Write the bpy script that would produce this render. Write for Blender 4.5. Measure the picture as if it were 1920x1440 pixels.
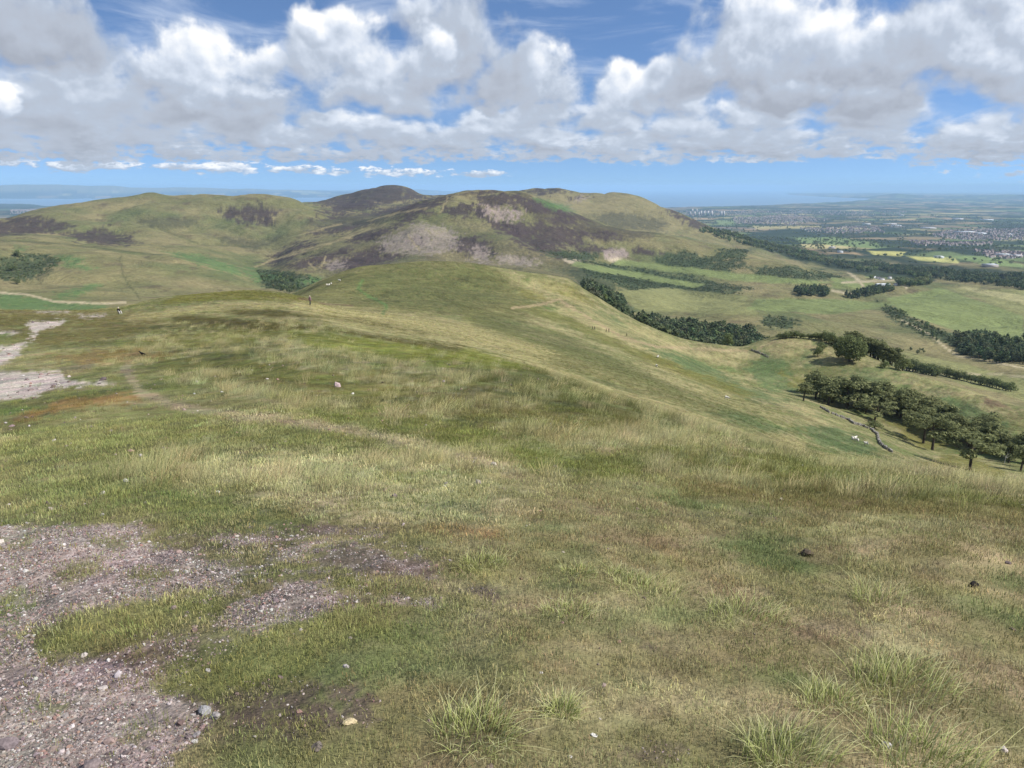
import bpy, bmesh, math, random
import numpy as np
from math import radians as R

rng = np.random.default_rng(7)
random.seed(7)
for o in list(bpy.data.objects):
    bpy.data.objects.remove(o)
S = bpy.context.scene
COL = S.collection

# ------------------------------------------------------------------ camera
F = 1423.0                       # focal length in photo pixels (1920 wide)
EYE = 1.62                       # eye height above the summit turf (z = 0)
SEA = -506.0                     # sea level below the summit
PITCH = math.atan((720 - 350) / F)
SP, CP = math.sin(PITCH), math.cos(PITCH)
cd = bpy.data.cameras.new('camera')
cam = bpy.data.objects.new('camera', cd)
COL.objects.link(cam)
cam.location = (0, 0, EYE)
cam.rotation_euler = (R(90) - PITCH, 0, 0)
cd.sensor_width = 36.0
cd.lens = 36.0 * F / 1920.0
cd.clip_start = 0.05
cd.clip_end = 400000
S.camera = cam
S.render.resolution_x, S.render.resolution_y = 1024, 768
S.render.engine = 'CYCLES'
S.cycles.use_denoising = True
S.cycles.max_bounces = 6
S.cycles.diffuse_bounces = 2
S.cycles.glossy_bounces = 2
S.cycles.transmission_bounces = 2
S.cycles.transparent_max_bounces = 8
S.cycles.volume_bounces = 1
S.view_settings.view_transform = 'Standard'
S.view_settings.look = 'None'
S.view_settings.gamma = 1.0
S.view_settings.exposure = 0.52

SUN_AZ, SUN_EL = 100.0, 44.0     # degrees clockwise from the view direction, degrees up


def pix(px, py):
    """direction of a photo pixel (x right, y ahead, z up)"""
    u = (np.asarray(px, float) - 960) / F
    v = (np.asarray(py, float) - 720) / F
    return u, CP - v * SP, -SP - v * CP


def to_pix(x, y, z):
    z = z - EYE
    d = np.maximum(y * CP - z * SP, 1e-6)
    return 960 + F * x / d, 720 - F * (y * SP + z * CP) / d


# ------------------------------------------------------------------ world
W = bpy.data.worlds.new('World')
S.world = W
W.use_nodes = True
nt = W.node_tree
nt.nodes.clear()


class NB:
    """small node-building helper"""
    def __init__(s, tree):
        s.t = tree

    def n(s, typ, **kw):
        nd = s.t.nodes.new(typ)
        for k, v in kw.items():
            setattr(nd, k, v)
        return nd

    def set(s, sock, v):
        if isinstance(v, bpy.types.NodeSocket):
            s.t.links.new(v, sock)
        elif v is not None:
            sock.default_value = v

    def m(s, op, a, b=None, c=None, clamp=False):
        nd = s.n('ShaderNodeMath', operation=op, use_clamp=clamp)
        for i, v in enumerate((a, b, c)):
            if v is not None:
                s.set(nd.inputs[i], v)
        return nd.outputs[0]

    def vm(s, op, a, b=None, c=None):
        nd = s.n('ShaderNodeVectorMath', operation=op)
        for i, v in enumerate((a, b, c)):
            if v is not None:
                s.set(nd.inputs[i], v)
        return nd.outputs['Value'] if op in ('DOT_PRODUCT', 'LENGTH', 'DISTANCE') else nd.outputs[0]

    def noise(s, vec, scale, detail=4, rough=0.55, dist=0.0, lac=2.0):
        nd = s.n('ShaderNodeTexNoise')
        s.set(nd.inputs['Vector'], vec)
        for k, v in (('Scale', scale), ('Detail', detail), ('Roughness', rough), ('Distortion', dist), ('Lacunarity', lac)):
            s.set(nd.inputs[k], v)
        return nd

    def mix(s, fac, a, b, blend='MIX'):
        nd = s.n('ShaderNodeMix', data_type='RGBA', blend_type=blend)
        s.set(nd.inputs['Factor'], fac)
        s.set(nd.inputs[6], a)
        s.set(nd.inputs[7], b)
        return nd.outputs[2]

    def ramp(s, v, lo, hi, smooth=True):
        nd = s.n('ShaderNodeMapRange', interpolation_type='SMOOTHSTEP' if smooth else 'LINEAR')
        s.set(nd.inputs[0], v)
        nd.inputs[1].default_value, nd.inputs[2].default_value = lo, hi
        return nd.outputs[0]


def az_el(px, py):
    x, y, z = pix(px, py)
    return math.degrees(math.atan2(x, y)), math.degrees(math.atan2(z, math.hypot(x, y)))


# the cumulus field: (photo x, y, half width, half height, tone) of each heap, far ones first
HEAPS = [
    (20, 303, 70, 7, .1), (110, 311, 60, 8, .1), (225, 309, 40, 7, .15), (430, 313, 60, 10, .2), (560, 318, 60, 6, .1), (640, 322, 50, 5, .1), (740, 322, 90, 7, .2), (900, 325, 60, 5, .0), (320, 312, 40, 6, .05),
    (150, 287, 240, 13, -.05), (420, 288, 240, 13, -.08), (700, 290, 240, 14, -.1), (1000, 288, 160, 13, -.05), (1220, 288, 220, 14, .0), (1480, 286, 160, 12, .0), (1400, 297, 60, 7, .1), (1830, 290, 110, 16, .0), (1620, 285, 90, 9, .1),
    (80, 268, 190, 24, -.05), (330, 262, 180, 24, -.05), (560, 258, 170, 26, .0), (800, 262, 190, 26, -.05), (1010, 262, 170, 24, .0), (1180, 266, 150, 22, .05), (1390, 262, 200, 26, .0), (1560, 262, 150, 24, -.02), (1850, 255, 120, 40, .0), (2020, 240, 120, 60, 0),
    (640, 232, 90, 26, .1), (920, 240, 90, 28, .12), (1000, 218, 60, 22, .25), (120, 236, 170, 36, .0), (1100, 222, 130, 30, .05), (420, 236, 130, 26, .1), (1300, 235, 90, 34, .1),
    (1220, 170, 55, 45, .12), (1150, 168, 80, 48, .22), (1280, 168, 70, 55, .0), (1400, 215, 120, 38, .12), (1640, 200, 120, 36, .02),
    (60, 190, 110, 50, -.02), (200, 180, 130, 70, .02), (4, 187, 28, 30, .35), (770, 175, 110, 40, .0), (1010, 150, 110, 58, .04), (930, 140, 70, 45, -.02),
    (400, 165, 160, 66, -.08), (400, 120, 120, 62, .22), (490, 118, 50, 34, .22),
    (700, 130, 80, 68, .15), (640, 110, 105, 80, .10), (610, 45, 40, 30, .25), (860, 85, 110, 92, -.12), (800, 130, 60, 60, .0),
    (60, 55, 110, 60, -.22), (1480, 150, 170, 45, -.22), (1380, 80, 90, 75, -.06), (1500, 70, 140, 80, .12), (1700, 80, 150, 90, -.12), (1560, 60, 70, 70, .2), (1600, 150, 140, 45, -.25), (1520, 185, 130, 26, -.25), (1850, 60, 150, 90, -.02), (2000, 100, 150, 80, 0),
]
w = NB(nt)
tc = w.n('ShaderNodeTexCoord').outputs['Generated']
sp = w.n('ShaderNodeSeparateXYZ')
w.set(sp.inputs[0], tc)
zc = w.m('MAXIMUM', sp.outputs[2], 0.002)
cb = w.n('ShaderNodeCombineXYZ')
w.set(cb.inputs[0], sp.outputs[0]); w.set(cb.inputs[1], sp.outputs[1]); w.set(cb.inputs[2], w.m('MULTIPLY_ADD', zc, 1.6, 0.13))
sky = w.n('ShaderNodeTexSky', sky_type='NISHITA')
sky.sun_disc = False
sky.sun_elevation = R(SUN_EL)
sky.sun_rotation = R(SUN_AZ)
sky.altitude = 500
sky.air_density = 1.0
sky.dust_density = 0.1
sky.ozone_density = 3.0
w.set(sky.inputs[0], w.vm('NORMALIZE', cb.outputs[0]))
az = w.m('MULTIPLY', w.m('ARCTAN2', sp.outputs[0], sp.outputs[1]), 57.2958)
el = w.m('MULTIPLY', w.m('ARCSINE', zc), 57.2958)
uv = w.n('ShaderNodeCombineXYZ')
w.set(uv.inputs[0], az); w.set(uv.inputs[1], el)
uvs = uv.outputs[0]
# billows
eln = w.m('MULTIPLY', w.m('LOGARITHM', w.m('ADD', el, 2.5), 2.71828), 4.6)
uvn_n = w.n('ShaderNodeCombineXYZ')
w.set(uvn_n.inputs[0], w.m('MULTIPLY', az, 0.42)); w.set(uvn_n.inputs[1], eln)
uvn = uvn_n.outputs[0]
f0n = w.noise(uvn, 0.72, 9, 0.53, 0.1)
f0 = f0n.outputs['Fac']
f1 = w.noise(w.vm('ADD', uvn, (0.16, 0.30, 0)), 0.72, 5, 0.52, 0.1).outputs['Fac']
wn = w.noise(uvn, 0.75, 2, 0.5)
wv = w.vm('SUBTRACT', wn.outputs['Color'], (0.5, 0.5, 0.5))
wamp = w.n('ShaderNodeCombineXYZ')
w.set(wamp.inputs[0], w.ramp(el, 0.0, 4.0)); w.set(wamp.inputs[1], w.ramp(el, 0.0, 8.0))
pos = w.vm('MULTIPLY_ADD', w.vm('MULTIPLY', wv, wamp.outputs[0]), (3.0, 2.6, 0.0), uvs)
lowf = w.noise(w.vm('MULTIPLY', uvs, (1.0, 2.6, 0)), 1.0, 5, 0.6).outputs['Fac']
lowf = w.m('MULTIPLY', w.m('SUBTRACT', lowf, 0.5), w.m('SUBTRACT', 1.0, w.ramp(el, 1.2, 4.0)))
f0 = w.m('ADD', f0, w.m('MULTIPLY', lowf, 1.5))
edge_n = w.m('MULTIPLY_ADD', f0, 3.0, -1.48)          # ragged outline
bil = w.m('MULTIPLY', w.m('SUBTRACT', f0, f1), 1.25)   # relief of the billows, lit from above right
base = w.m('ADD', bil, 0.47)
SHADE = A = None


def over(alpha_i, shade_i):
    global SHADE, A
    if A is None:
        SHADE, A = shade_i, alpha_i
        return
    nd = w.n('ShaderNodeMix', data_type='FLOAT')
    w.set(nd.inputs[0], alpha_i); w.set(nd.inputs[2], SHADE); w.set(nd.inputs[3], shade_i)
    SHADE = nd.outputs[0]
    A = w.m('MAXIMUM', A, alpha_i)


# the same kind of broken cumulus everywhere else round the sky
rest = w.noise(w.vm('MULTIPLY', pos, (0.07, 0.13, 0)), 1.0, 2, 0.5).outputs['Fac']
away = w.m('MAXIMUM', w.ramp(el, 13.0, 17.0), w.ramp(w.m('ABSOLUTE', az), 38.0, 43.0))
away = w.m('MULTIPLY', away, w.ramp(el, 1.0, 4.0))
over(w.m('MULTIPLY', w.ramp(w.m('MULTIPLY_ADD', rest, 5.0, edge_n), 2.35, 2.9), away), w.m('MULTIPLY_ADD', rest, -0.6, w.m('ADD', base, 0.32)))
for (px, py, a, b, tone) in HEAPS:
    ca, ce = az_el(px, py)
    ra, rb = a / F * 57.3 * 1.18, b / F * 57.3 * (1.22 if b > 10 else 1.35)
    q = w.vm('MULTIPLY_ADD', pos, (1 / ra, 1 / rb, 0), (-ca / ra, -ce / rb, 0))
    h = w.m('SUBTRACT', edge_n, w.vm('DOT_PRODUCT', q, q))
    soft = 0.74 if rb > 1.0 else 0.9
    al = w.n('ShaderNodeMapRange', interpolation_type='SMOOTHSTEP')
    w.set(al.inputs[0], h)
    al.inputs[1].default_value, al.inputs[2].default_value = -0.95, -0.95 + soft
    sh = w.m('ADD', w.vm('DOT_PRODUCT', q, (0.05, 0.34, 0)), w.m('ADD', base, tone))
    over(al.outputs[0], sh)
alpha = w.m('MULTIPLY', A, 0.97)
cr = w.n('ShaderNodeValToRGB')
w.set(cr.inputs[0], SHADE)
e = cr.color_ramp.elements
e[0].position, e[0].color = 0.05, (0.38, 0.41, 0.475, 1)
e[1].position, e[1].color = 0.90, (1.0, 1.0, 1.0, 1)
for p, c in ((0.28, (0.45, 0.49, 0.57, 1)), (0.46, (0.47, 0.53, 0.63, 1)), (0.66, (0.66, 0.72, 0.82, 1))):
    k = e.new(p); k.color = c
# thin high cirrus
ci = w.noise(w.vm('MULTIPLY', uvs, (0.05, 0.22, 1)), 1.6, 6, 0.62, 0.6).outputs['Fac']
ci = w.m('MULTIPLY', w.ramp(ci, 0.44, 0.78), w.ramp(el, 3.0, 8.0))
alpha_c = w.m('MULTIPLY', ci, 0.6)
sky_c = w.vm('MULTIPLY', sky.outputs[0], (0.088, 0.097, 0.107))          # strength of the clear sky, a shade bluer than the model
air = w.mix(alpha_c, sky_c, (0.58, 0.64, 0.74, 1))
cl = w.vm('SCALE', cr.outputs[0])
cl.node.inputs[3].default_value = 0.77
bgw = w.n('ShaderNodeBackground')
w.set(bgw.inputs[0], w.mix(alpha, air, cl))
bgw.inputs[1].default_value = 1.0
wo = w.n('ShaderNodeOutputWorld')
w.set(wo.inputs[0], bgw.outputs[0])
W.cycles.sampling_method = 'MANUAL'
W.cycles.sample_map_resolution = 512

# ------------------------------------------------------------------ sun
sl = bpy.data.lights.new('sun', 'SUN')
sl.energy = 4.2
sl.angle = R(0.53)
sl.color = (1.0, 0.965, 0.90)
sun = bpy.data.objects.new('sun', sl)
COL.objects.link(sun)
sd = (math.sin(R(SUN_AZ)) * math.cos(R(SUN_EL)), math.cos(R(SUN_AZ)) * math.cos(R(SUN_EL)), math.sin(R(SUN_EL)))
from mathutils import Vector, Matrix
sun.rotation_euler = Vector(sd).to_track_quat('Z', 'Y').to_euler()


# ------------------------------------------------------------------ numeric helpers
def _hash(ix, iy, seed):
    h = (ix.astype(np.int64) * 374761393 + iy.astype(np.int64) * 668265263 + seed * 1274126177) & 0xffffffff
    h = ((h ^ (h >> 13)) * 1274126177) & 0xffffffff
    return (h ^ (h >> 16)) & 0xffffffff


def vnoise(x, y, seed=0):
    """gradient noise, about -1..1"""
    ix, iy = np.floor(x), np.floor(y)
    fx, fy = x - ix, y - iy
    ux, uy = fx * fx * fx * (fx * (fx * 6 - 15) + 10), fy * fy * fy * (fy * (fy * 6 - 15) + 10)

    def gdot(dx, dy):
        a = _hash(ix + dx, iy + dy, seed) * (2 * np.pi / 4294967296.0)
        return np.cos(a) * (fx - dx) + np.sin(a) * (fy - dy)
    n0 = gdot(0, 0) * (1 - ux) + gdot(1, 0) * ux
    n1 = gdot(0, 1) * (1 - ux) + gdot(1, 1) * ux
    return (n0 * (1 - uy) + n1 * uy) * 1.5


def fbm(x, y, octv=4, seed=0, gain=0.5):
    s, a, t = 0, 1.0, 0
    for i in range(octv):
        s = s + a * vnoise(x * 2 ** i + 17.3 * i, y * 2 ** i - 9.1 * i, seed + i)
        t += a
        a *= gain
    return s / t


def pchip_slopes(X, Y):
    h = np.diff(X, axis=0)
    d = np.diff(Y, axis=0) / h
    m = np.zeros_like(Y)
    w1, w2 = 2 * h[1:] + h[:-1], h[1:] + 2 * h[:-1]
    same = d[:-1] * d[1:] > 0
    with np.errstate(divide='ignore', invalid='ignore'):
        hm = (w1 + w2) / (w1 / d[:-1] + w2 / d[1:])
    m[1:-1] = np.where(same, hm, 0)
    m[0], m[-1] = d[0], d[-1]
    return m


def pchip1(xs, ys, x):
    xs, ys = np.asarray(xs, float), np.asarray(ys, float)
    m = pchip_slopes(xs[:, None], ys[:, None])[:, 0]
    x = np.clip(x, xs[0], xs[-1])
    k = np.clip(np.searchsorted(xs, x, 'right') - 1, 0, len(xs) - 2)
    h = xs[k + 1] - xs[k]
    t = (x - xs[k]) / h
    return ((1 + 2 * t) * (1 - t) ** 2 * ys[k] + t * (1 - t) ** 2 * h * m[k] + t * t * (3 - 2 * t) * ys[k + 1] + t * t * (t - 1) * h * m[k + 1])


def sdist(px, py, poly):
    """signed distance to a polygon, positive inside (pixels)"""
    P = np.asarray(poly, float)
    d = np.full(px.shape, 1e9)
    ins = np.zeros(px.shape, bool)
    for i in range(len(P)):
        (ax, ay), (bx, by) = P[i - 1], P[i]
        ex, ey = bx - ax, by - ay
        wx, wy = px - ax, py - ay
        t = np.clip((wx * ex + wy * ey) / (ex * ex + ey * ey + 1e-9), 0, 1)
        d = np.minimum(d, (wx - t * ex) ** 2 + (wy - t * ey) ** 2)
        c = ((ay > py) != (by > py))
        with np.errstate(divide='ignore', invalid='ignore'):
            ins ^= c & (px < ex * (py - ay) / (ey if abs(ey) > 1e-9 else 1e-9) + ax)
    d = np.sqrt(d)
    return np.where(ins, d, -d)


def ldist(px, py, line):
    P = np.asarray(line, float)
    d = np.full(px.shape, 1e9)
    for i in range(1, len(P)):
        (ax, ay), (bx, by) = P[i - 1], P[i]
        ex, ey = bx - ax, by - ay
        wx, wy = px - ax, py - ay
        t = np.clip((wx * ex + wy * ey) / (ex * ex + ey * ey + 1e-9), 0, 1)
        d = np.minimum(d, (wx - t * ex) ** 2 + (wy - t * ey) ** 2)
    return np.sqrt(d)


def sstep(x, a, b):
    t = np.clip((x - a) / (b - a), 0, 1)
    return t * t * (3 - 2 * t)


def lin(c):
    c = np.asarray(c, float) / 255.0
    return np.where(c <= 0.04045, c / 12.92, ((c + 0.055) / 1.055) ** 2.4)


# ------------------------------------------------------------------ the lie of the land
# Profile lines across the view, each (photo x, photo y, distance in metres). The ground's
# height at every bearing runs smoothly from line to line.
NEAR_SLOPE = [(-700, .165), (0, .168), (600, .185), (960, .195), (1370, .215), (1920, .19), (2600, .18)]
LINES = [
    [(-700, 705, 40), (0, 692, 45), (300, 662, 45), (560, 628, 50), (700, 648, 45), (860, 672, 38), (1000, 698, 33), (1200, 764, 25), (1370, 820, 19), (1560, 872, 15), (1920, 918, 12.5), (2600, 990, 10)],
    [(-700, 655, 75), (0, 640, 80), (300, 622, 80), (560, 604, 80), (700, 628, 75), (860, 662, 65), (1000, 692, 60), (1200, 768, 55), (1370, 828, 50), (1560, 886, 45), (1920, 935, 40), (2600, 1025, 35)],
    [(-700, 580, 190), (0, 580, 165), (200, 581, 160), (330, 556, 190), (440, 546, 205), (520, 549, 212), (560, 556, 208), (620, 578, 190), (760, 605, 160), (960, 652, 140), (1100, 690, 135), (1250, 735, 130), (1400, 790, 130), (1560, 848, 140), (1760, 890, 160), (1920, 916, 170), (2600, 1010, 150)],
    [(-700, 625, 280), (0, 610, 270), (200, 605, 270), (330, 590, 290), (440, 580, 290), (520, 568, 280), (560, 562, 270), (620, 570, 260), (760, 580, 250), (960, 615, 240), (1100, 645, 250), (1250, 690, 255), (1400, 735, 255), (1505, 760, 255), (1600, 798, 250), (1760, 864, 238), (1920, 900, 235), (2600, 1000, 220)],
    [(-700, 640, 340), (0, 625, 330), (330, 600, 340), (520, 568, 310), (560, 556, 310), (620, 552, 310), (760, 555, 310), (960, 580, 310), (1100, 605, 330), (1180, 635, 320), (1250, 668, 300), (1330, 700, 290), (1400, 724, 285), (1505, 752, 290), (1600, 792, 280), (1760, 856, 262), (1920, 888, 258), (2600, 990, 245)],
    [(-700, 640, 380), (0, 625, 370), (330, 600, 380), (540, 562, 340), (620, 535, 345), (760, 525, 365), (960, 550, 375), (1100, 580, 380), (1180, 617, 375), (1250, 655, 360), (1330, 698, 345), (1400, 726, 335), (1505, 750, 335), (1600, 776, 325), (1760, 838, 305), (1920, 866, 300), (2600, 970, 285)],
    [(-700, 650, 430), (0, 630, 420), (330, 600, 420), (480, 570, 400), (545, 553, 385), (620, 520, 400), (700, 495, 420), (780, 486, 432), (850, 488, 440), (930, 500, 450), (1000, 512, 455), (1060, 521, 460), (1100, 545, 455), (1200, 600, 450), (1300, 640, 455), (1380, 652, 470), (1430, 640, 490), (1480, 627, 500), (1540, 637, 485), (1620, 665, 455), (1700, 691, 430), (1800, 725, 405), (1920, 765, 375), (2600, 900, 330)],
    [(-700, 650, 600), (0, 620, 600), (330, 595, 600), (545, 575, 600), (780, 540, 620), (930, 545, 640), (1060, 560, 640), (1200, 630, 620), (1300, 672, 640), (1400, 688, 650), (1480, 672, 670), (1620, 703, 640), (1800, 755, 600), (1920, 795, 560), (2600, 920, 500)],
    [(-700, 585, 900), (0, 577, 900), (200, 574, 900), (400, 568, 950), (545, 562, 950), (780, 530, 1000), (930, 530, 1000), (1060, 540, 1000), (1130, 565, 950), (1200, 612, 900), (1300, 648, 880), (1400, 658, 900), (1480, 648, 950), (1620, 675, 900), (1700, 690, 870), (1800, 712, 850), (1920, 745, 800), (2600, 830, 750)],
    [(-700, 540, 1400), (0, 528, 1350), (200, 535, 1300), (350, 540, 1300), (480, 545, 1300), (560, 540, 1350), (780, 515, 1400), (930, 515, 1400), (1060, 520, 1400), (1100, 540, 1350), (1200, 578, 1250), (1300, 592, 1200), (1400, 590, 1200), (1500, 600, 1200), (1620, 618, 1200), (1700, 630, 1200), (1800, 645, 1200), (1920, 665, 1100), (2600, 720, 1050)],
    [(-700, 450, 1750), (0, 452, 1750), (150, 463, 1750), (300, 480, 1700), (420, 508, 1600), (490, 528, 1500), (560, 500, 1620), (640, 485, 1750), (780, 478, 1750), (930, 480, 1750), (1060, 495, 1750), (1130, 520, 1650), (1200, 540, 1650), (1300, 555, 1700), (1400, 552, 1700), (1500, 562, 1650), (1620, 572, 1650), (1700, 575, 1650), (1800, 592, 1600), (1920, 612, 1500), (2600, 650, 1450)],
    [(-700, 448, 2050), (0, 451, 2000), (150, 458, 2000), (300, 468, 2000), (420, 490, 1950), (500, 503, 1900), (560, 475, 1900), (640, 455, 1950), (720, 440, 1980), (800, 428, 2000), (930, 430, 2020), (1060, 460, 2020), (1130, 490, 1980), (1200, 512, 1980), (1300, 520, 2000), (1400, 522, 2000), (1500, 535, 1950), (1620, 542, 2000), (1700, 548, 2000), (1800, 560, 1950), (1920, 575, 1850), (2600, 600, 1800)],
    [(-700, 430, 2400), (0, 432, 2400), (150, 435, 2400), (300, 440, 2400), (420, 460, 2300), (500, 475, 2250), (560, 453, 2250), (640, 426, 2300), (700, 410, 2350), (760, 387, 2380), (830, 366, 2400), (880, 356, 2400), (930, 353, 2400), (980, 359, 2400), (1030, 376, 2400), (1080, 398, 2420), (1130, 415, 2450), (1180, 428, 2450), (1230, 438, 2450), (1300, 452, 2400), (1370, 462, 2400), (1440, 478, 2350), (1500, 494, 2300), (1560, 516, 2350), (1640, 527, 2300), (1700, 532, 2300), (1920, 552, 2150), (2600, 570, 2100)],
    [(-700, 425, 3000), (0, 408, 3000), (70, 390, 3000), (140, 378, 3000), (200, 371, 3000), (240, 364, 3050), (290, 360, 3050), (380, 361, 3050), (480, 362, 3000), (540, 368, 2950), (590, 385, 2900), (640, 402, 2850), (700, 402, 2850), (760, 394, 2900), (830, 384, 3000), (930, 378, 3000), (1030, 398, 3000), (1100, 416, 3000), (1180, 438, 2950), (1250, 448, 2950), (1320, 458, 2900), (1440, 486, 2900), (1540, 506, 2850), (1640, 514, 2800), (1920, 530, 2600), (2600, 545, 2500)],
    [(-700, 440, 3400), (0, 425, 3450), (140, 400, 3450), (290, 385, 3450), (480, 385, 3450), (540, 385, 3400), (590, 384, 3400), (640, 385, 3450), (700, 380, 3500), (760, 380, 3500), (830, 380, 3500), (930, 376, 3500), (1000, 380, 3500), (1060, 388, 3500), (1100, 398, 3500), (1180, 412, 3450), (1250, 426, 3450), (1320, 446, 3400), (1440, 470, 3400), (1540, 492, 3400), (1640, 500, 3400), (1920, 515, 3200), (2600, 525, 3100)],
    [(-700, 430, 4200), (0, 420, 4300), (140, 400, 4300), (290, 380, 4300), (480, 378, 4300), (580, 377, 4200), (610, 371, 4200), (640, 363, 4200), (690, 352, 4200), (735, 346, 4200), (765, 351, 4200), (795, 363, 4200), (815, 364, 4300), (850, 366, 4300), (930, 366, 4200), (965, 360, 4150), (985, 355, 4150), (1010, 352, 4150), (1040, 352, 4150), (1070, 358, 4150), (1110, 362, 4150), (1150, 361, 4150), (1190, 367, 4150), (1240, 385, 4100), (1290, 407, 4050), (1340, 427, 4000), (1400, 446, 3950), (1480, 468, 3900), (1540, 478, 3900), (1640, 486, 3900), (1920, 497, 3800), (2600, 505, 3700)],
]
PLAIN = [(5200, 150), (6500, 115), (9000, 85), (14000, 45), (22000, 16), (48000, 12), (70000, 12)]   # distance, metres above the sea

# bearings: fine across the view, coarse all the way round behind
AZ = np.concatenate([np.arange(-180, -46, 3.0), np.arange(-46, -41, 0.4), np.arange(-41, 41, 0.074), np.arange(41, 46, 0.4), np.arange(46, 181, 3.0)])
NC = len(AZ)
AZR = np.radians(AZ)
azc = np.clip(AZ, -49.5, 49.5)


def line_at(pts):
    P = np.array(pts, float)
    dx, dy, dz = pix(P[:, 0], P[:, 1])
    a = np.degrees(np.arctan2(dx, dy))
    t = dz / np.hypot(dx, dy)
    return pchip1(a, np.log(P[:, 2]), azc), pchip1(a, t, azc)


s_az = [math.degrees(math.atan2((p - 960) / F, 0.95)) for p, _ in NEAR_SLOPE]
slope = pchip1(s_az, [s for _, s in NEAR_SLOPE], azc)
KX, KY = [], []
for r in (0.3, 0.8, 1.6, 3.0, 5.0, 7.5):
    KX.append(np.full(NC, math.log(r)))
    KY.append(-(EYE + slope * r * (1 - 0.10 / (0.5 + r))) / r)
for pts in LINES:
    a, b = line_at(pts)
    KX.append(a); KY.append(b)
for r, h in PLAIN:
    KX.append(np.full(NC, math.log(r)))
    KY.append(np.full(NC, (SEA + h - EYE) / r))
KX, KY = np.array(KX), np.array(KY)
KM = pchip_slopes(KX, KY)


def profile(lr):
    """tan of the elevation angle at ln(distance) lr for every bearing -> (rows, NC)"""
    out = np.empty((len(lr), NC))
    ar = np.arange(NC)
    for i, x in enumerate(lr):
        k = np.clip((KX <= x).sum(0) - 1, 0, len(KX) - 2)
        x0, x1 = KX[k, ar], KX[k + 1, ar]
        h = x1 - x0
        t = np.clip((x - x0) / h, 0, 1)
        out[i] = ((1 + 2 * t) * (1 - t) ** 2 * KY[k, ar] + t * (1 - t) ** 2 * h * KM[k, ar]
                  + t * t * (3 - 2 * t) * KY[k + 1, ar] + t * t * (t - 1) * h * KM[k + 1, ar])
    return out


# rows: as many as the ground fills of the picture
lr0 = np.linspace(math.log(0.3), math.log(68000), 700)
inview = np.abs(AZ) < 36
tt = profile(lr0)[:, inview]
dens_r = np.abs(np.diff(tt, axis=0)).clip(0, 0.006).mean(1)
dens_r = np.convolve(np.pad(dens_r, 6, 'edge'), np.ones(13) / 13, 'valid')
lm = 0.5 * (lr0[1:] + lr0[:-1])
dens_r *= np.interp(lm, [math.log(2), math.log(14), math.log(120), math.log(900), math.log(4500), math.log(68000)], [.30, .45, 1.1, 1.3, 1.5, 2.2])
dens_r += 0.00030
cum = np.concatenate([[0], np.cumsum(dens_r)])
NR = 840
LR = np.interp(np.linspace(0, cum[-1], NR), cum, lr0)
RR = np.exp(LR)[:, None]
T = profile(LR)
X = RR * np.sin(AZR)[None]
Y = RR * np.cos(AZR)[None]
Z = EYE + RR * T

# coast: everything in these outlines beyond 12 km is under the firth
px0, py0 = to_pix(X, Y, np.full_like(X, SEA))
FIRTH = [(-900, 373), (300, 372), (640, 369.5), (800, 365), (900, 360), (1000, 354), (1490, 354), (1476, 365), (1540, 369), (1645, 373), (1560, 379.5), (1430, 385), (1300, 390), (1200, 393), (900, 397), (300, 397), (90, 388), (60, 384.5), (0, 383), (-900, 389)]
far = (RR > 11500) & (np.abs(AZ)[None] < 60)
sdf = np.full(X.shape, -1e3)
cw = fbm(X / 2600, Y / 2600, 4, 3) * 2.2
sdf[far] = sdist(px0[far] + (cw * 6)[far], py0[far] + (cw * 0.55)[far], FIRTH)
sea_m = sstep(sdf, -0.7, 0.5)
hil = fbm(X / 5000, Y / 5000, 4, 11)
Z = np.where(RR > 14000, Z + np.clip(hil + .15, 0, 1) * 60 * sstep(RR, 14000, 24000), Z)


def cone(px, py, r, w, h, pw=1.4):
    global Z
    a = math.atan2((px - 960) / F, 0.98)
    cx, cy = r * math.sin(a), r * math.cos(a)
    d = np.hypot(X - cx, Y - cy)
    Z = Z + h * np.exp(-(d / w) ** pw)


lf = sstep(-AZ, -2, 8)[None] * sstep(RR, 33000, 52000)
Z = Z + lf * (190 + 150 * hil)
# far hills across the firth and the cone-shaped hill on the east coast
cone(1645, 360, 40000, 640, 330, 1.5)
cone(1640, 360, 40500, 2600, 40, 2)
cone(58, 338, 47000, 1000, 170, 1.7)
cone(20, 342, 47500, 4200, 260, 2)
cone(180, 344, 48000, 3500, 200, 2)
cone(255, 344, 46000, 900, 120, 1.6)
cone(330, 345, 47500, 4500, 190, 2)
cone(480, 346, 47000, 4000, 130, 2)
cone(840, 355, 50000, 2500, 150, 2)
cone(1860, 362, 40000, 1200, 150, 1.8)
cone(1780, 363, 42000, 2500, 100, 2)
cone(1930, 362, 38000, 1500, 160, 2)
cone(30, 384, 16500, 1300, 60, 2)
Z = np.where(sea_m > 0, Z * (1 - sea_m) + (SEA - 12) * sea_m, Z)

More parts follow.
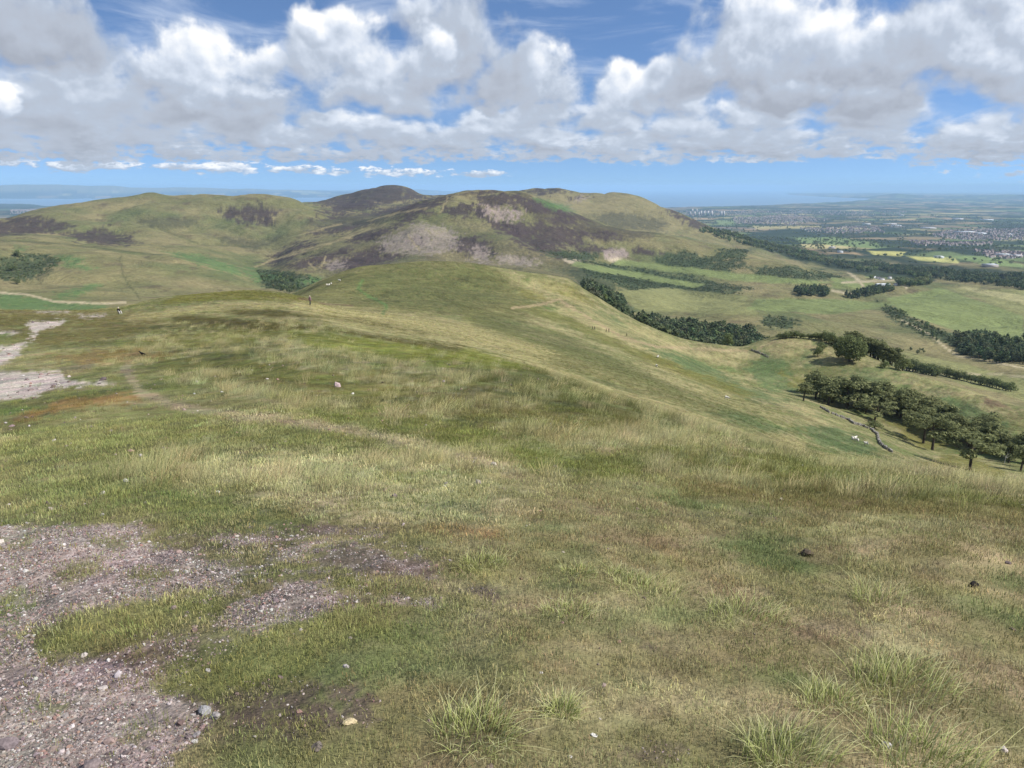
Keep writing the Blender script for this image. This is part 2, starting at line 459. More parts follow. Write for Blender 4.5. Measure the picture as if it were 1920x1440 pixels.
# roughness of the ground, at sizes that suit the distance
rough = np.zeros_like(Z)
lam_min = RR * 0.022
for lam, k in ((0.35, .020), (0.9, .022), (2.6, .022), (9, .014), (30, .012), (110, .026), (330, .026), (800, .012)):
    near_fade = sstep(lam, lam_min * 0.6, lam_min * 1.6)
    far_fade = 1 - sstep(lam, RR * 0.22, RR * 0.5)
    msk = near_fade * far_fade
    if lam < 1.0:
        msk = msk * (RR < 60)
    rows = (msk.max(1) > 0)
    if rows.any():
        rough[rows] += (fbm(X[rows] / lam, Y[rows] / lam, 3, int(lam * 10)) * lam * k * 1.6 * msk[rows])
hr = (RR > 1000) & (RR < 5200)
rows = hr[:, 0]
rg = 1 - np.abs(fbm(X[rows] / 420, Y[rows] / 420, 4, 91)) * 2.6
rough[rows] -= np.clip(rg, 0, 1) ** 2 * 11 * sstep(RR[rows], 1000, 1500) * (1 - sstep(RR[rows], 4200, 5200))
rough *= 1 - sea_m
rough *= 1 - 0.6 * sstep(RR, 5000, 9000)
Z = Z + rough

PX, PY = to_pix(X, Y, Z)
front = (np.abs(AZ) < 60)[None] & np.ones_like(X, bool)
PX = np.where(front, PX, -9e3)
PY = np.where(front, PY, -9e3)


def ground(px=None, py=None, r=None, az=None):
    """height of the land at bearing az (degrees) and distance r"""
    i = np.interp(np.log(r), LR, np.arange(NR))
    j = np.interp(az, AZ, np.arange(NC))
    i0 = np.clip(i.astype(int) if hasattr(i, 'astype') else int(i), 0, NR - 2)
    j0 = np.clip(j.astype(int) if hasattr(j, 'astype') else int(j), 0, NC - 2)
    a, b = i - i0, j - j0
    return (Z[i0, j0] * (1 - a) * (1 - b) + Z[i0 + 1, j0] * a * (1 - b) + Z[i0, j0 + 1] * (1 - a) * b + Z[i0 + 1, j0 + 1] * a * b)


def grid_at(A, r, az):
    i = np.clip(np.rint(np.interp(np.log(r), LR, np.arange(NR))).astype(int), 0, NR - 1)
    j = np.clip(np.rint(np.interp(az, AZ, np.arange(NC))).astype(int), 0, NC - 1)
    return A[i, j]


def hit(px, py, rmin=1.0, rmax=60000.0):
    """where the line of sight through a photo pixel first meets the ground beyond rmin"""
    dx, dy, dz = pix(px, py)
    az = math.degrees(math.atan2(dx, dy))
    t = float(dz / math.hypot(dx, dy))
    j = np.interp(az, AZ, np.arange(NC))
    j0 = int(j); b = j - j0
    tz = (Z[:, j0] * (1 - b) + Z[:, j0 + 1] * b - EYE) / RR[:, 0]
    ok = (RR[:, 0] >= rmin) & (RR[:, 0] <= rmax)
    idx = np.where(ok[:-1] & ok[1:] & (tz[:-1] < t) & (tz[1:] >= t))[0]
    if len(idx):
        i = idx[0]
        q = (t - tz[i]) / (tz[i + 1] - tz[i])
        r = math.exp(LR[i] + q * (LR[i + 1] - LR[i]))
    else:
        cand = np.where(ok)[0]
        i = cand[np.argmin(np.abs(tz[cand] - t))]
        r = RR[i, 0]
    a = math.radians(az)
    return Vector((r * math.sin(a), r * math.cos(a), float(ground(r=r, az=az)))), r, az


# ------------------------------------------------------------------ what grows and lies on it
TAN, STRAW, OLIVE, GREEN = lin((158, 148, 104)), lin((188, 178, 136)), lin((118, 120, 70)), lin((98, 118, 62))
MOSS, FRESH, BRACKEN = lin((120, 116, 50)), lin((126, 126, 70)), lin((92, 112, 66))
HEATHER, SCREE, GRAVEL, PEAT = lin((76, 62, 64)), lin((158, 142, 134)), lin((178, 160, 154)), lin((112, 96, 86))
RUST, SCRUB, WOOD, DRY = lin((142, 108, 62)), lin((66, 80, 52)), lin((44, 58, 38)), lin((150, 134, 84))
FIELD, WHEAT, PASTURE, CLIFF = lin((128, 140, 80)), lin((206, 190, 128)), lin((140, 140, 86)), lin((168, 148, 142))
HILLG, HILLT = lin((122, 120, 76)), lin((146, 134, 92))

C = np.zeros(X.shape + (3,))


def n2(sx, sy=None, octv=4, seed=0, gain=.55):
    return fbm(X / sx, Y / (sy or sx), octv, seed, gain)


def mixc(base, col, m):
    return base * (1 - m[..., None]) + np.asarray(col) * m[..., None]


def near_mask(lam):
    return 1 - sstep(RR * 0.004 / lam, 0.5, 1.6)


big = fbm(X / (6 + RR * .10), Y / (6 + RR * .10), 3, 21)
md = n2(2.6, None, 4, 22)
wide = n2(24, 16, 4, 23)
hw = n2(170, 170, 5, 24)
C[:] = OLIVE
C = mixc(C, TAN, sstep(md * .5 + wide * .9, -.28, .40))
C = mixc(C, GREEN, sstep(n2(5, 4, 4, 25) * .7 + n2(40, 30, 3, 26), .10, .55) * .7)
C = mixc(C, RUST, sstep(n2(3.3, 2.6, 4, 27), .30, .62) * .35)
# trodden summit turf close by
turf = 1 - sstep(PY + 26 * n2(3, 3, 3, 28), 880, 950)
turf = 1 - turf
turf = np.where(RR < 40, turf, 0)
tcol = mixc(np.broadcast_to(lin((132, 124, 84)), C.shape), lin((162, 149, 110)), sstep(n2(.9, .9, 4, 29), -.2, .45))
tcol = mixc(tcol, lin((102, 114, 68)), sstep(n2(1.3, 1.1, 4, 30), -.05, .42) * .8)
tcol = mixc(tcol, lin((138, 120, 92)), sstep(n2(.55, .45, 4, 31), .05, .45) * .6)
tcol = mixc(tcol, lin((92, 80, 70)), sstep(n2(.30, .30, 4, 35), .30, .6) * .6)
C = C * (1 - turf[..., None]) + tcol * turf[..., None]
# hill country
hm = sstep(RR, 560, 800)
hc = mixc(np.broadcast_to(HILLG, C.shape), HILLT, sstep(hw, -.35, .4))
hc = mixc(hc, lin((100, 110, 66)), sstep(n2(260, 210, 5, 33), -.05, .40) * .8)
hc = mixc(hc, lin((104, 90, 70)), sstep(n2(75, 60, 5, 34, .7), .12, .42) * .75)
C = C * (1 - hm[..., None]) + hc * hm[..., None]

GRAV = np.zeros_like(X)     # loose stone showing
TALL = np.zeros_like(X)     # long pale grass
LUSH = np.zeros_like(X)     # fresh green grass
BARE = np.zeros_like(X)
TROD = np.zeros_like(X)
MAT = np.zeros_like(X)
OPEN = np.zeros_like(X)


def wpix(rows, amp, seed, lamk=.03, stretch=1.0):
    """photo position of the ground, nudged with noise that belongs to the ground"""
    rr = np.broadcast_to(RR, X.shape)[rows]
    lam = 2.0 ** np.round(np.log2(rr * lamk))
    a = fbm(X[rows] / lam, Y[rows] / lam, 4, seed, .72)
    b = fbm(X[rows] / lam + 31, Y[rows] / lam - 17, 4, seed + 5, .72)
    return PX[rows] + a * amp * 2.4 * stretch, PY[rows] + b * amp * 1.0


def patch(col, poly, r0, r1, soft=4.0, warp=10.0, k=1.0, target=None, breakup=0.0, seed=40, lamk=.03):
    P = np.array(poly, float)
    pad = warp * 2.4 + soft * 2
    rows = ((RR > r0) & (RR < r1) & (PX > P[:, 0].min() - pad) & (PX < P[:, 0].max() + pad)
            & (PY > P[:, 1].min() - pad) & (PY < P[:, 1].max() + pad))
    if not rows.any():
        return
    qx, qy = wpix(rows, warp, seed, lamk)
    m = sstep(sdist(qx, qy, poly), -soft, soft) * k
    if breakup:
        rr = np.broadcast_to(RR, X.shape)[rows]
        lam = 2.0 ** np.round(np.log2(rr * lamk * .5))
        m = m * sstep(fbm(X[rows] / lam, Y[rows] / lam * 1.0, 4, seed + 9, .6), -.75 + breakup, -.25 + breakup)
    if col is not None:
        C[rows] = C[rows] * (1 - m[:, None]) + np.asarray(col) * m[:, None]
    if target is not None:
        target[rows] = np.maximum(target[rows], m)


def track(col, line, r0, r1, w=3.0, soft=2.0, warp=6.0, k=1.0, target=None, seed=60):
    P = np.array(line, float)
    pad = warp * 2 + w * 2 + soft
    rows = ((RR > r0) & (RR < r1) & (PX > P[:, 0].min() - pad) & (PX < P[:, 0].max() + pad)
            & (PY > P[:, 1].min() - pad) & (PY < P[:, 1].max() + pad))
    if not rows.any():
        return
    qx, qy = wpix(rows, warp, seed)
    m = (1 - sstep(ldist(qx, qy, line), w * .5, w * .5 + soft)) * k
    C[rows] = C[rows] * (1 - m[:, None]) + np.asarray(col) * m[:, None]
    if target is not None:
        target[rows] = np.maximum(target[rows], m)


# --- summit: long grass, moss, path, gravel
patch(None, [(300, 690), (560, 618), (860, 664), (1200, 745), (1370, 796), (1560, 843), (1960, 880), (1960, 955), (1500, 925), (1250, 905), (1000, 880), (820, 835), (560, 775), (400, 740)], 8, 75, 12, 26, 1, TALL)
patch(None, [(180, 690), (300, 620), (560, 600), (700, 640), (600, 700), (400, 720)], 30, 130, 10, 26, .75, TALL)
patch(None, [(180, 870), (500, 800), (820, 850), (980, 905), (900, 985), (640, 1000), (420, 960), (200, 950)], 5, 30, 14, 40, .85, TALL, .35)
matm = sstep(n2(2.4, 2.0, 4, 402 + 0, .6) * .0 + fbm(X / 1.9, Y / 1.9, 3, 402), -.02, -.22) * TALL * (RR < 90)
C = mixc(C, lin((104, 108, 54)), matm * .85)
C = mixc(C, STRAW, (1 - sstep(fbm(X / 1.9, Y / 1.9, 3, 402), .30, .0)) * TALL * .6 * (RR < 140))
patch(STRAW, [(420, 700), (900, 690), (1370, 800), (1900, 890), (1900, 930), (1300, 880), (1000, 800), (560, 730)], 8, 75, 10, 40, .35, None, .42)
patch(STRAW, [(300, 850), (560, 835), (760, 860), (980, 930), (950, 985), (640, 985), (420, 930)], 5, 25, 12, 50, .7, None, .44, 165, .05)
patch(lin((116, 122, 70)), [(0, 900), (300, 900), (480, 960), (700, 1000), (400, 1000), (0, 985)], 4, 16, 10, 40, .7, None, .3, 166, .06)
patch(lin((112, 104, 54)), [(380, 690), (700, 700), (1000, 720), (1250, 790), (1100, 830), (800, 780), (480, 730)], 10, 75, 10, 40, .75, None, .40, 47)
patch(lin((108, 108, 58)), [(1280, 905), (1700, 925), (1960, 945), (1960, 985), (1600, 965), (1280, 935)], 5, 16, 8, 22, .8, None, .1, 49)
patch(lin((122, 126, 50)), [(540, 618), (700, 638), (880, 652), (950, 676), (1030, 698), (900, 694), (800, 682), (680, 664), (540, 640)], 22, 110, 4, 10, .95, MAT)
patch(lin((112, 112, 54)), [(260, 668), (420, 668), (620, 700), (760, 735), (900, 752), (700, 745), (480, 705), (300, 690)], 14, 70, 4, 22, .9, MAT, .15, 160, .05)
patch(lin((114, 116, 60)), [(500, 775), (700, 770), (900, 800), (1050, 850), (1250, 880), (1100, 905), (900, 850), (700, 810)], 8, 30, 5, 30, .9, MAT, .12, 161, .06)
patch(lin((116, 116, 60)), [(1150, 840), (1300, 835), (1500, 870), (1700, 900), (1500, 905), (1300, 880)], 8, 25, 5, 30, .85, MAT, .15, 162, .06)
patch(lin((92, 96, 52)), [(860, 690), (1000, 690), (1200, 760), (1330, 805), (1200, 800), (1000, 760), (880, 730)], 14, 60, 6, 30, .75, None, .1, 163, .05)
patch(lin((120, 122, 70)), [(0, 790), (300, 765), (520, 800), (700, 830), (500, 850), (250, 870), (0, 880)], 8, 40, 10, 40, .8, MAT, .2, 164, .06)
patch(MOSS, [(240, 640), (420, 610), (560, 612), (500, 640), (380, 655)], 30, 130, 6, 26, .5, None, .3)
patch(FRESH, [(860, 560), (960, 618), (1060, 672), (1130, 700), (1040, 684), (940, 650), (870, 612)], 90, 400, 4, 8, .9)
patch(MOSS, [(300, 572), (330, 553), (450, 543), (560, 553), (610, 568), (520, 562), (400, 562)], 120, 260, 4, 8, .85)
patch(lin((96, 88, 44)), [(330, 592), (450, 598), (620, 618), (720, 632), (600, 626), (480, 616), (360, 606)], 60, 220, 4, 12, .9)
patch(lin((104, 92, 48)), [(420, 580), (520, 582), (600, 592), (520, 594), (440, 590)], 90, 240, 3, 10, .8)
patch(RUST, [(10, 790), (120, 748), (270, 735), (260, 752), (130, 768), (30, 795)], 15, 70, 6, 18, .75)
patch(RUST, [(60, 672), (200, 655), (330, 660), (300, 675), (150, 682)], 30, 120, 6, 22, .5)
patch(lin((112, 100, 58)), [(-60, 560), (220, 585), (330, 600), (200, 640), (80, 650), (-60, 600)], 60, 220, 8, 24, .7, None, .2)
track(lin((160, 146, 114)), [(235, 690), (262, 735), (330, 762), (430, 778), (520, 790), (650, 806), (780, 836), (900, 866), (965, 888)], 8, 70, 9, 7, 8, .9, TROD)
track(lin((132, 118, 78)), [(1280, 912), (1450, 935), (1650, 950), (1920, 975)], 5, 16, 16, 16, 14, .6)
track(lin((128, 106, 78)), [(1220, 1020), (1320, 1075), (1420, 1150), (1560, 1200)], 2, 9, 8, 12, 14, .5)
G_POLY = [
    [(-80, 985), (60, 985), (290, 988), (255, 1015), (330, 1035), (440, 1062), (430, 1100), (300, 1112), (180, 1140), (60, 1180), (-80, 1205)],
    [(-80, 1205), (60, 1200), (80, 1240), (190, 1235), (270, 1245), (280, 1290), (420, 1320), (400, 1360), (330, 1410), (280, 1520), (-80, 1600)],
    [(490, 1052), (520, 1028), (600, 1012), (592, 1030), (545, 1060)],
    [(590, 1045), (660, 1022), (720, 1040), (830, 1062), (815, 1085), (700, 1075), (610, 1062)],
    [(838, 1106), (900, 1088), (948, 1096), (945, 1120), (890, 1112)],
    [(395, 1172), (440, 1132), (540, 1088), (640, 1118), (620, 1142), (540, 1160), (470, 1182)],
    [(735, 1125), (760, 1112), (780, 1120), (765, 1132)],
    [(545, 992), (620, 985), (700, 1000), (600, 1006)], [(780, 1130), (830, 1122), (820, 1140)],
    [(400, 1010), (520, 1003), (500, 1020), (420, 1025)],
]
for i, q in enumerate(G_POLY):
    dark = i in (3, 4, 7)
    patch(PEAT if dark else GRAVEL * .98, q, 1, 14, 7, 26, .95, BARE if dark else GRAV, 0, 70 + i, .09)
patch(GRAVEL * .75, [(280, 1015), (500, 990), (720, 1000), (860, 1070), (700, 1130), (560, 1180), (400, 1190), (330, 1120)], 2, 10, 10, 40, .8, GRAV, .62, 85, .05)
patch(GRAVEL * .75, [(90, 1230), (260, 1200), (420, 1180), (440, 1230), (300, 1300), (180, 1280)], 2, 8, 10, 40, .75, GRAV, .5, 86, .05)
patch(PEAT, [(340, 1305), (450, 1282), (560, 1272), (700, 1292), (712, 1350), (640, 1372), (450, 1392), (390, 1380)], 1, 8, 10, 34, .9, BARE, .38, 80, .07)
patch(PEAT, [(200, 1240), (330, 1195), (440, 1205), (300, 1290)], 1, 8, 8, 30, .7, BARE, .15, 81, .09)
patch(RUST, [(760, 990), (940, 990), (950, 1012), (860, 1015)], 3, 9, 6, 24, .6, None, .3, 83, .09)
patch(lin((126, 104, 78)), [(980, 990), (1250, 1000), (1300, 1040), (1100, 1040)], 3, 9, 8, 30, .5, None, .3, 84, .09)
patch(PEAT, [(1170, 1400), (1290, 1385), (1290, 1425), (1190, 1430)], 1, 8, 8, 30, .55, BARE, .2, 82, .06)
L_POLY = [[(60, 1195), (110, 1160), (250, 1135), (400, 1125), (405, 1155), (330, 1190), (200, 1228), (90, 1238)],
          [(270, 1285), (320, 1240), (450, 1190), (620, 1150), (765, 1140), (745, 1180), (610, 1230), (570, 1285), (400, 1300), (290, 1305)],
          [(85, 1085), (130, 1055), (200, 1045), (190, 1075), (110, 1092)], [(600, 1070), (700, 1085), (800, 1095), (740, 1120), (620, 1110)],
          [(830, 1080), (900, 1060), (930, 1080), (850, 1095)], [(0, 1120), (40, 1100), (20, 1150), (-60, 1180)], [(340, 1130), (420, 1120), (400, 1170)]]
for i, q in enumerate(L_POLY):
    patch(FRESH, q, 1, 14, 9, 26, .65, LUSH, 0, 90 + i, .09)
    patch(None, q, 1, 14, 7, 22, 1, None, 0, 90 + i, .06)
for i, q in enumerate([[(-20, 1010), (90, 1000), (60, 1030)], [(230, 1075), (330, 1060), (300, 1085)], [(-20, 1150), (60, 1130), (40, 1175)], [(40, 1330), (140, 1310), (110, 1345)], [(200, 1390), (300, 1360), (270, 1400)], [(170, 1020), (280, 1005), (220, 1030)]]):
    patch(FRESH, q, 1, 12, 6, 24, .6, LUSH, 0, 190 + i, .09)
GRAV *= 1 - LUSH * .95
for i, q in enumerate([[(-80, 650), (0, 650), (52, 642), (60, 622), (50, 604), (128, 600), (112, 612), (72, 619), (52, 645), (30, 668), (0, 688), (-80, 700)],
                       [(-80, 704), (60, 697), (105, 695), (125, 712), (215, 720), (100, 729), (60, 746), (-80, 758)],
                       [(0, 621), (20, 620), (50, 624), (0, 626)], [(150, 592), (200, 590), (200, 594), (150, 596)], [(70, 583), (130, 583), (130, 586), (70, 586)]]):
    patch(lin((206, 190, 182)), q, 18, 180, 3, 9, .95, GRAV, .06, 110 + i, .02)
patch(PEAT, [(110, 690), (180, 678), (175, 690), (120, 700)], 18, 90, 3, 9, .6)
# --- bands following the flank
SLOPE = lin((170, 158, 108))
for c, q, ww, kk in ((SLOPE, [(560, 578), (750, 590), (900, 622), (1000, 655), (1100, 690), (1250, 745), (1400, 800), (1500, 835)], 13, .75), (lin((92, 86, 48)), [(330, 598), (560, 620), (700, 638), (860, 652)], 9, .8),
                     (SLOPE, [(1050, 580), (1110, 608), (1170, 634), (1300, 690), (1420, 735), (1520, 772)], 7, .7), (lin((112, 112, 52)), [(980, 575), (1060, 600), (1180, 655), (1260, 688), (1400, 745)], 8, .7),
                     (lin((100, 104, 60)), [(900, 600), (1040, 640), (1160, 690), (1300, 750), (1420, 800)], 16, .6), (SLOPE, [(640, 596), (800, 612), (900, 640), (980, 668), (1120, 715), (1300, 785)], 8, .6),
                     (lin((96, 92, 52)), [(420, 582), (560, 590), (660, 600), (800, 628)], 6, .7), (SLOPE, [(240, 600), (380, 578), (520, 572), (600, 580)], 7, .6), (lin((104, 100, 54)), [(200, 625), (330, 612), (480, 618)], 8, .6),
                     (lin((96, 108, 60)), [(1040, 560), (1130, 600), (1240, 655), (1330, 690)], 7, .6), (SLOPE, [(1000, 530), (1080, 560), (1160, 610), (1280, 650)], 9, .55)):
    track(c, q, 60, 520, ww, ww * .9, 9, kk, None, 61 + int(q[0][0]) % 7)
# --- slopes of the knoll
for i, q in enumerate([[(1105, 570), (1150, 595), (1200, 640), (1290, 690), (1400, 715), (1330, 700), (1240, 655), (1150, 610)],
                       [(1200, 640), (1300, 670), (1400, 725), (1500, 760), (1420, 750), (1300, 705)],
                       [(1440, 655), (1480, 690), (1500, 740), (1440, 735), (1400, 700)], [(1490, 648), (1540, 660), (1530, 690), (1500, 675)],
                       [(1480, 790), (1560, 800), (1650, 840), (1620, 858), (1540, 835)], [(1300, 770), (1400, 775), (1480, 810), (1400, 810)],
                       [(1760, 735), (1850, 770), (1920, 830), (1990, 880), (1920, 868), (1850, 815), (1790, 785)], [(1570, 690), (1640, 700), (1660, 720), (1600, 712)],
                       [(700, 500), (740, 515), (720, 545), (690, 530)], [(1060, 690), (1150, 715), (1200, 740), (1120, 730)]]):
    patch(BRACKEN, q, 100, 560, 5, 16, .8, None, .12, 120 + i)
for i, q in enumerate([[(1000, 520), (1060, 530), (1130, 580), (1060, 560)], [(1455, 690), (1500, 712), (1530, 730), (1480, 722)], [(1290, 690), (1350, 712), (1420, 740), (1350, 735)],
                       [(1210, 660), (1330, 710), (1290, 712), (1200, 672)], [(960, 540), (1010, 548), (1030, 565), (980, 558)], [(1720, 870), (1800, 850), (1900, 890), (1860, 900)],
                       [(1660, 790), (1740, 800), (1790, 840), (1720, 840)]]):
    patch(MOSS, q, 90, 560, 4, 14, .75, None, .1, 130 + i)
for i, q in enumerate([[(950, 520), (1050, 525), (1120, 590), (1260, 650), (1400, 660), (1380, 690), (1240, 660), (1100, 610)], [(700, 590), (900, 620), (1100, 690), (1300, 760), (1500, 840), (1300, 800), (1000, 690)],
                       [(1400, 640), (1480, 630), (1560, 650), (1600, 690), (1500, 680)], [(1120, 650), (1300, 710), (1450, 770), (1600, 800), (1500, 800), (1300, 740)],
                       [(1600, 700), (1760, 720), (1920, 800), (1920, 770), (1760, 700)], [(560, 580), (760, 600), (960, 650), (860, 650), (640, 610)]]):
    patch(lin((170, 158, 108)), q, 80, 560, 6, 20, .5, None, .36, 140 + i)
patch(lin((112, 110, 64)), [(545, 555), (640, 505), (760, 480), (880, 488), (980, 540), (1000, 600), (900, 590), (760, 590), (620, 575)], 220, 480, 12, 30, .8, None, .05, 150)
patch(lin((98, 104, 60)), [(640, 530), (740, 500), (880, 500), (960, 560), (860, 580), (700, 570)], 220, 480, 12, 40, .7, None, .35, 151, .015)
patch(lin((112, 112, 66)), [(1040, 640), (1200, 700), (1330, 770), (1480, 830), (1300, 790), (1150, 740), (1000, 690)], 100, 330, 8, 30, .7, None, .2, 152)
patch(lin((150, 122, 100)), [(1560, 816), (1600, 822), (1640, 836), (1590, 832)], 200, 400, 2, 5, .9)
patch(lin((118, 92, 74)), [(1840, 745), (1880, 755), (1900, 770), (1850, 760)], 200, 500, 3, 8, .8)
track(lin((170, 150, 112)), [(960, 578), (1010, 572), (1048, 562), (1110, 600), (1170, 634), (1230, 650), (1400, 658)], 200, 520, 2.0, 3, 4, .8)
track(lin((96, 124, 66)), [(680, 525), (672, 540), (690, 556), (712, 565), (725, 575), (718, 590)], 200, 460, 2.2, 3, 4, .8)
track(lin((168, 150, 110)), [(1420, 655), (1450, 640), (1480, 645), (1530, 650)], 380, 540, 2, 3, 3, .7)
track(lin((120, 96, 76)), [(600, 568), (660, 572), (560, 560)], 150, 260, 2, 3, 3, .7)
# --- hill range
HEATH = [
    [(-40, 418), (60, 404), (110, 416), (140, 428), (90, 437), (-40, 446)], [(110, 437), (170, 432), (235, 440), (262, 456), (200, 460), (150, 452)], [(180, 425), (215, 426), (205, 432), (170, 431)],
    [(418, 390), (480, 383), (528, 396), (505, 413), (425, 411)], [(425, 413), (510, 412), (520, 420), (440, 420)],
    [(482, 497), (555, 458), (600, 448), (560, 480), (520, 497)], [(520, 500), (600, 478), (660, 458), (640, 480), (575, 506)], [(596, 504), (640, 486), (700, 462), (745, 452), (700, 486), (650, 508)],
    [(660, 490), (740, 472), (760, 482), (700, 500), (640, 510)], [(590, 400), (650, 378), (720, 382), (690, 396), (620, 402)],
    [(660, 404), (740, 388), (800, 384), (770, 402), (700, 408)], [(570, 416), (640, 402), (700, 405), (640, 416)], [(580, 430), (680, 410), (720, 414), (640, 432)],
    [(716, 430), (790, 388), (825, 380), (800, 400), (750, 425)], [(640, 452), (720, 425), (745, 430), (680, 455)],
    [(890, 368), (945, 362), (1030, 378), (1060, 400), (1010, 400), (960, 386), (900, 388)], [(885, 388), (905, 392), (930, 416), (915, 418)],
    [(945, 420), (1010, 418), (1090, 432), (1092, 456), (1010, 474), (965, 452)], [(760, 448), (798, 440), (800, 456), (770, 462)],
    [(850, 445), (895, 444), (935, 478), (900, 482), (850, 470)], [(1000, 468), (1060, 470), (1110, 490), (1060, 488)], [(1000, 410), (1060, 408), (1100, 424), (1040, 420)],
    [(1070, 370), (1105, 363), (1100, 372), (1080, 378)], [(1240, 386), (1290, 402), (1350, 430), (1300, 428), (1255, 404)],
    [(580, 379), (640, 362), (690, 350), (735, 344), (770, 350), (800, 365), (780, 376), (700, 386), (640, 390)], [(800, 360), (850, 360), (850, 368), (800, 370)],
    [(970, 354), (1040, 350), (1070, 358), (1020, 364), (985, 366)], [(1180, 462), (1230, 470), (1250, 480), (1200, 480)],
]
for i, q in enumerate([[(600, 430), (760, 392), (840, 372), (800, 420), (700, 470), (620, 500), (500, 500)], [(860, 400), (1000, 400), (1120, 440), (1100, 490), (960, 490), (860, 470)]]):
    patch(lin((104, 98, 72)), q, 1200, 2500, 10, 40, .6, None, .42, 275 + i, .010)
patch(lin((96, 88, 68)), [(600, 470), (760, 440), (900, 440), (1040, 470), (1130, 520), (1090, 545), (1000, 530), (780, 500), (600, 530)], 1200, 2100, 10, 40, .55, None, .28, 277, .010)
patch(HILLT, [(970, 362), (1040, 356), (1150, 360), (1240, 386), (1310, 420), (1240, 440), (1150, 425), (1080, 398)], 2700, 4400, 6, 20, .8, None, .1, 279, .010)
patch(lin((84, 74, 62)), [(960, 358), (1030, 374), (1080, 396), (1140, 416), (1240, 438), (1180, 452), (1080, 440), (1000, 410)], 1900, 2470, 6, 20, .8, None, .12, 276, .010)
HEATH += [[(700, 400), (800, 372), (850, 366), (830, 384), (760, 404)], [(820, 392), (880, 382), (900, 398), (850, 410)], [(900, 400), (960, 420), (1000, 440), (940, 440)], [(1090, 432), (1150, 438), (1180, 452), (1110, 450)],
          [(560, 440), (640, 420), (700, 416), (640, 436)], [(1000, 380), (1060, 392), (1120, 415), (1060, 410)], [(660, 440), (720, 436), (690, 452)], [(1060, 455), (1130, 462), (1180, 478), (1100, 476)], [(860, 360), (920, 355), (960, 362), (900, 366)]]
for i, q in enumerate(HEATH):
    mx_, my_ = np.mean(q, axis=0)
    back_ = q[0] in ((1070, 370), (1240, 386), (970, 354))
    near_hill = 860 < mx_ < 1210 and not back_
    patch(HEATHER, q, 2700 if back_ else 1000, 2600 if near_hill else 5000, 3, 17, .9, None, .14, 200 + i, .012)
for i, q in enumerate([[(560, 420), (660, 405), (760, 400), (700, 418), (620, 430)], [(1095, 403), (1180, 398), (1255, 416), (1235, 436), (1150, 428)], [(240, 415), (300, 405), (365, 412), (370, 424), (300, 428)],  # first outline: cloud shade over the heather valley, painted into the ground colour
                       [(380, 440), (480, 470), (540, 440), (480, 450)]]):
    patch(lin((86, 84, 64)), q, 1000, 5000, 5, 14, .75, None, .05, 240 + i, .012)
for i, q in enumerate([[(712, 450), (770, 426), (790, 418), (850, 430), (862, 466), (800, 478), (720, 472)], [(885, 458), (912, 462), (918, 498), (890, 490)], [(610, 494), (640, 484), (648, 502), (615, 506)],
                       [(1060, 398), (1090, 364), (1100, 372), (1080, 380)], [(930, 476), (1010, 486), (1000, 500), (940, 494)]]):
    patch(SCREE, q, 1000, 5000, 4, 16, .75, None, .30, 260 + i, .010)
patch(lin((74, 82, 56)), [(1060, 500), (1120, 505), (1170, 545), (1190, 590), (1150, 585), (1090, 550)], 800, 2100, 6, 20, .85, None, .1, 278, .012)
patch(CLIFF, [(898, 388), (940, 386), (985, 398), (965, 416), (920, 414)], 1000, 3000, 3, 14, .9, None, .36, 270, .008)
patch(CLIFF, [(1130, 468), (1170, 466), (1182, 480), (1150, 488), (1135, 486)], 1000, 3000, 2, 6, .8, None, .15, 271, .006)
patch(lin((196, 178, 152)), [(1052, 484), (1090, 487), (1090, 495), (1066, 494)], 1000, 3000, 1.5, 3, .9)
patch(lin((196, 178, 152)), [(1138, 486), (1165, 482), (1180, 489), (1150, 492)], 1000, 3000, 1.5, 3, .9)
SCRUB_POLY = [[(-30, 490), (60, 474), (118, 486), (80, 515), (40, 530), (-30, 515)], [(480, 505), (560, 512), (620, 530), (560, 550), (500, 540)],                        [(1080, 488), (1200, 502), (1290, 520), (1420, 542), (1330, 546), (1200, 532), (1100, 518)], [(1090, 540), (1150, 545), (1180, 580), (1150, 570), (1100, 550)], [(1120, 515), (1290, 535), (1400, 552), (1300, 556), (1180, 545)],
                       [(1230, 482), (1290, 470), (1330, 490), (1285, 506), (1240, 500)], [(1295, 486), (1340, 476), (1405, 500), (1345, 515), (1295, 505)], [(1345, 466), (1405, 468), (1395, 488), (1350, 484)], [(1405, 504), (1480, 498), (1560, 522), (1500, 531), (1420, 522)],
                       [(1010, 470), (1100, 470), (1130, 486), (1060, 486)], [(1520, 505), (1570, 515), (1590, 525), (1540, 520)], [(1480, 470), (1540, 490), (1500, 488)],
                       [(1240, 505), (1330, 518), (1290, 520)], [(1440, 590), (1500, 600), (1480, 620), (1420, 610)], [(1640, 560), (1700, 590), (1760, 620), (1860, 650), (1820, 660), (1720, 625), (1660, 590)]]
for i, q in enumerate(SCRUB_POLY):
    patch(SCRUB, q, 700, 5000, 3, 16, .9, None, .12, 280 + i, .014)
for i, q in enumerate([[(300, 470), (370, 478), (430, 495), (470, 520), (420, 510)], [(0, 548), (80, 560), (200, 572), (200, 585), (-30, 582)], [(95, 555), (180, 530), (190, 536), (130, 560)], [(120, 490), (180, 500), (170, 505), (110, 498)], [(440, 500), (540, 520), (480, 530)],
                       [(110, 478), (160, 484), (150, 494), (110, 490)], [(560, 525), (600, 520), (590, 540)], [(20, 460), (50, 465), (40, 472)], [(1000, 370), (1060, 385), (1080, 400), (1030, 390)]]):
    patch(lin((92, 122, 66)), q, 700, 5000, 4, 12, .85, None, .1, 300 + i, .014)
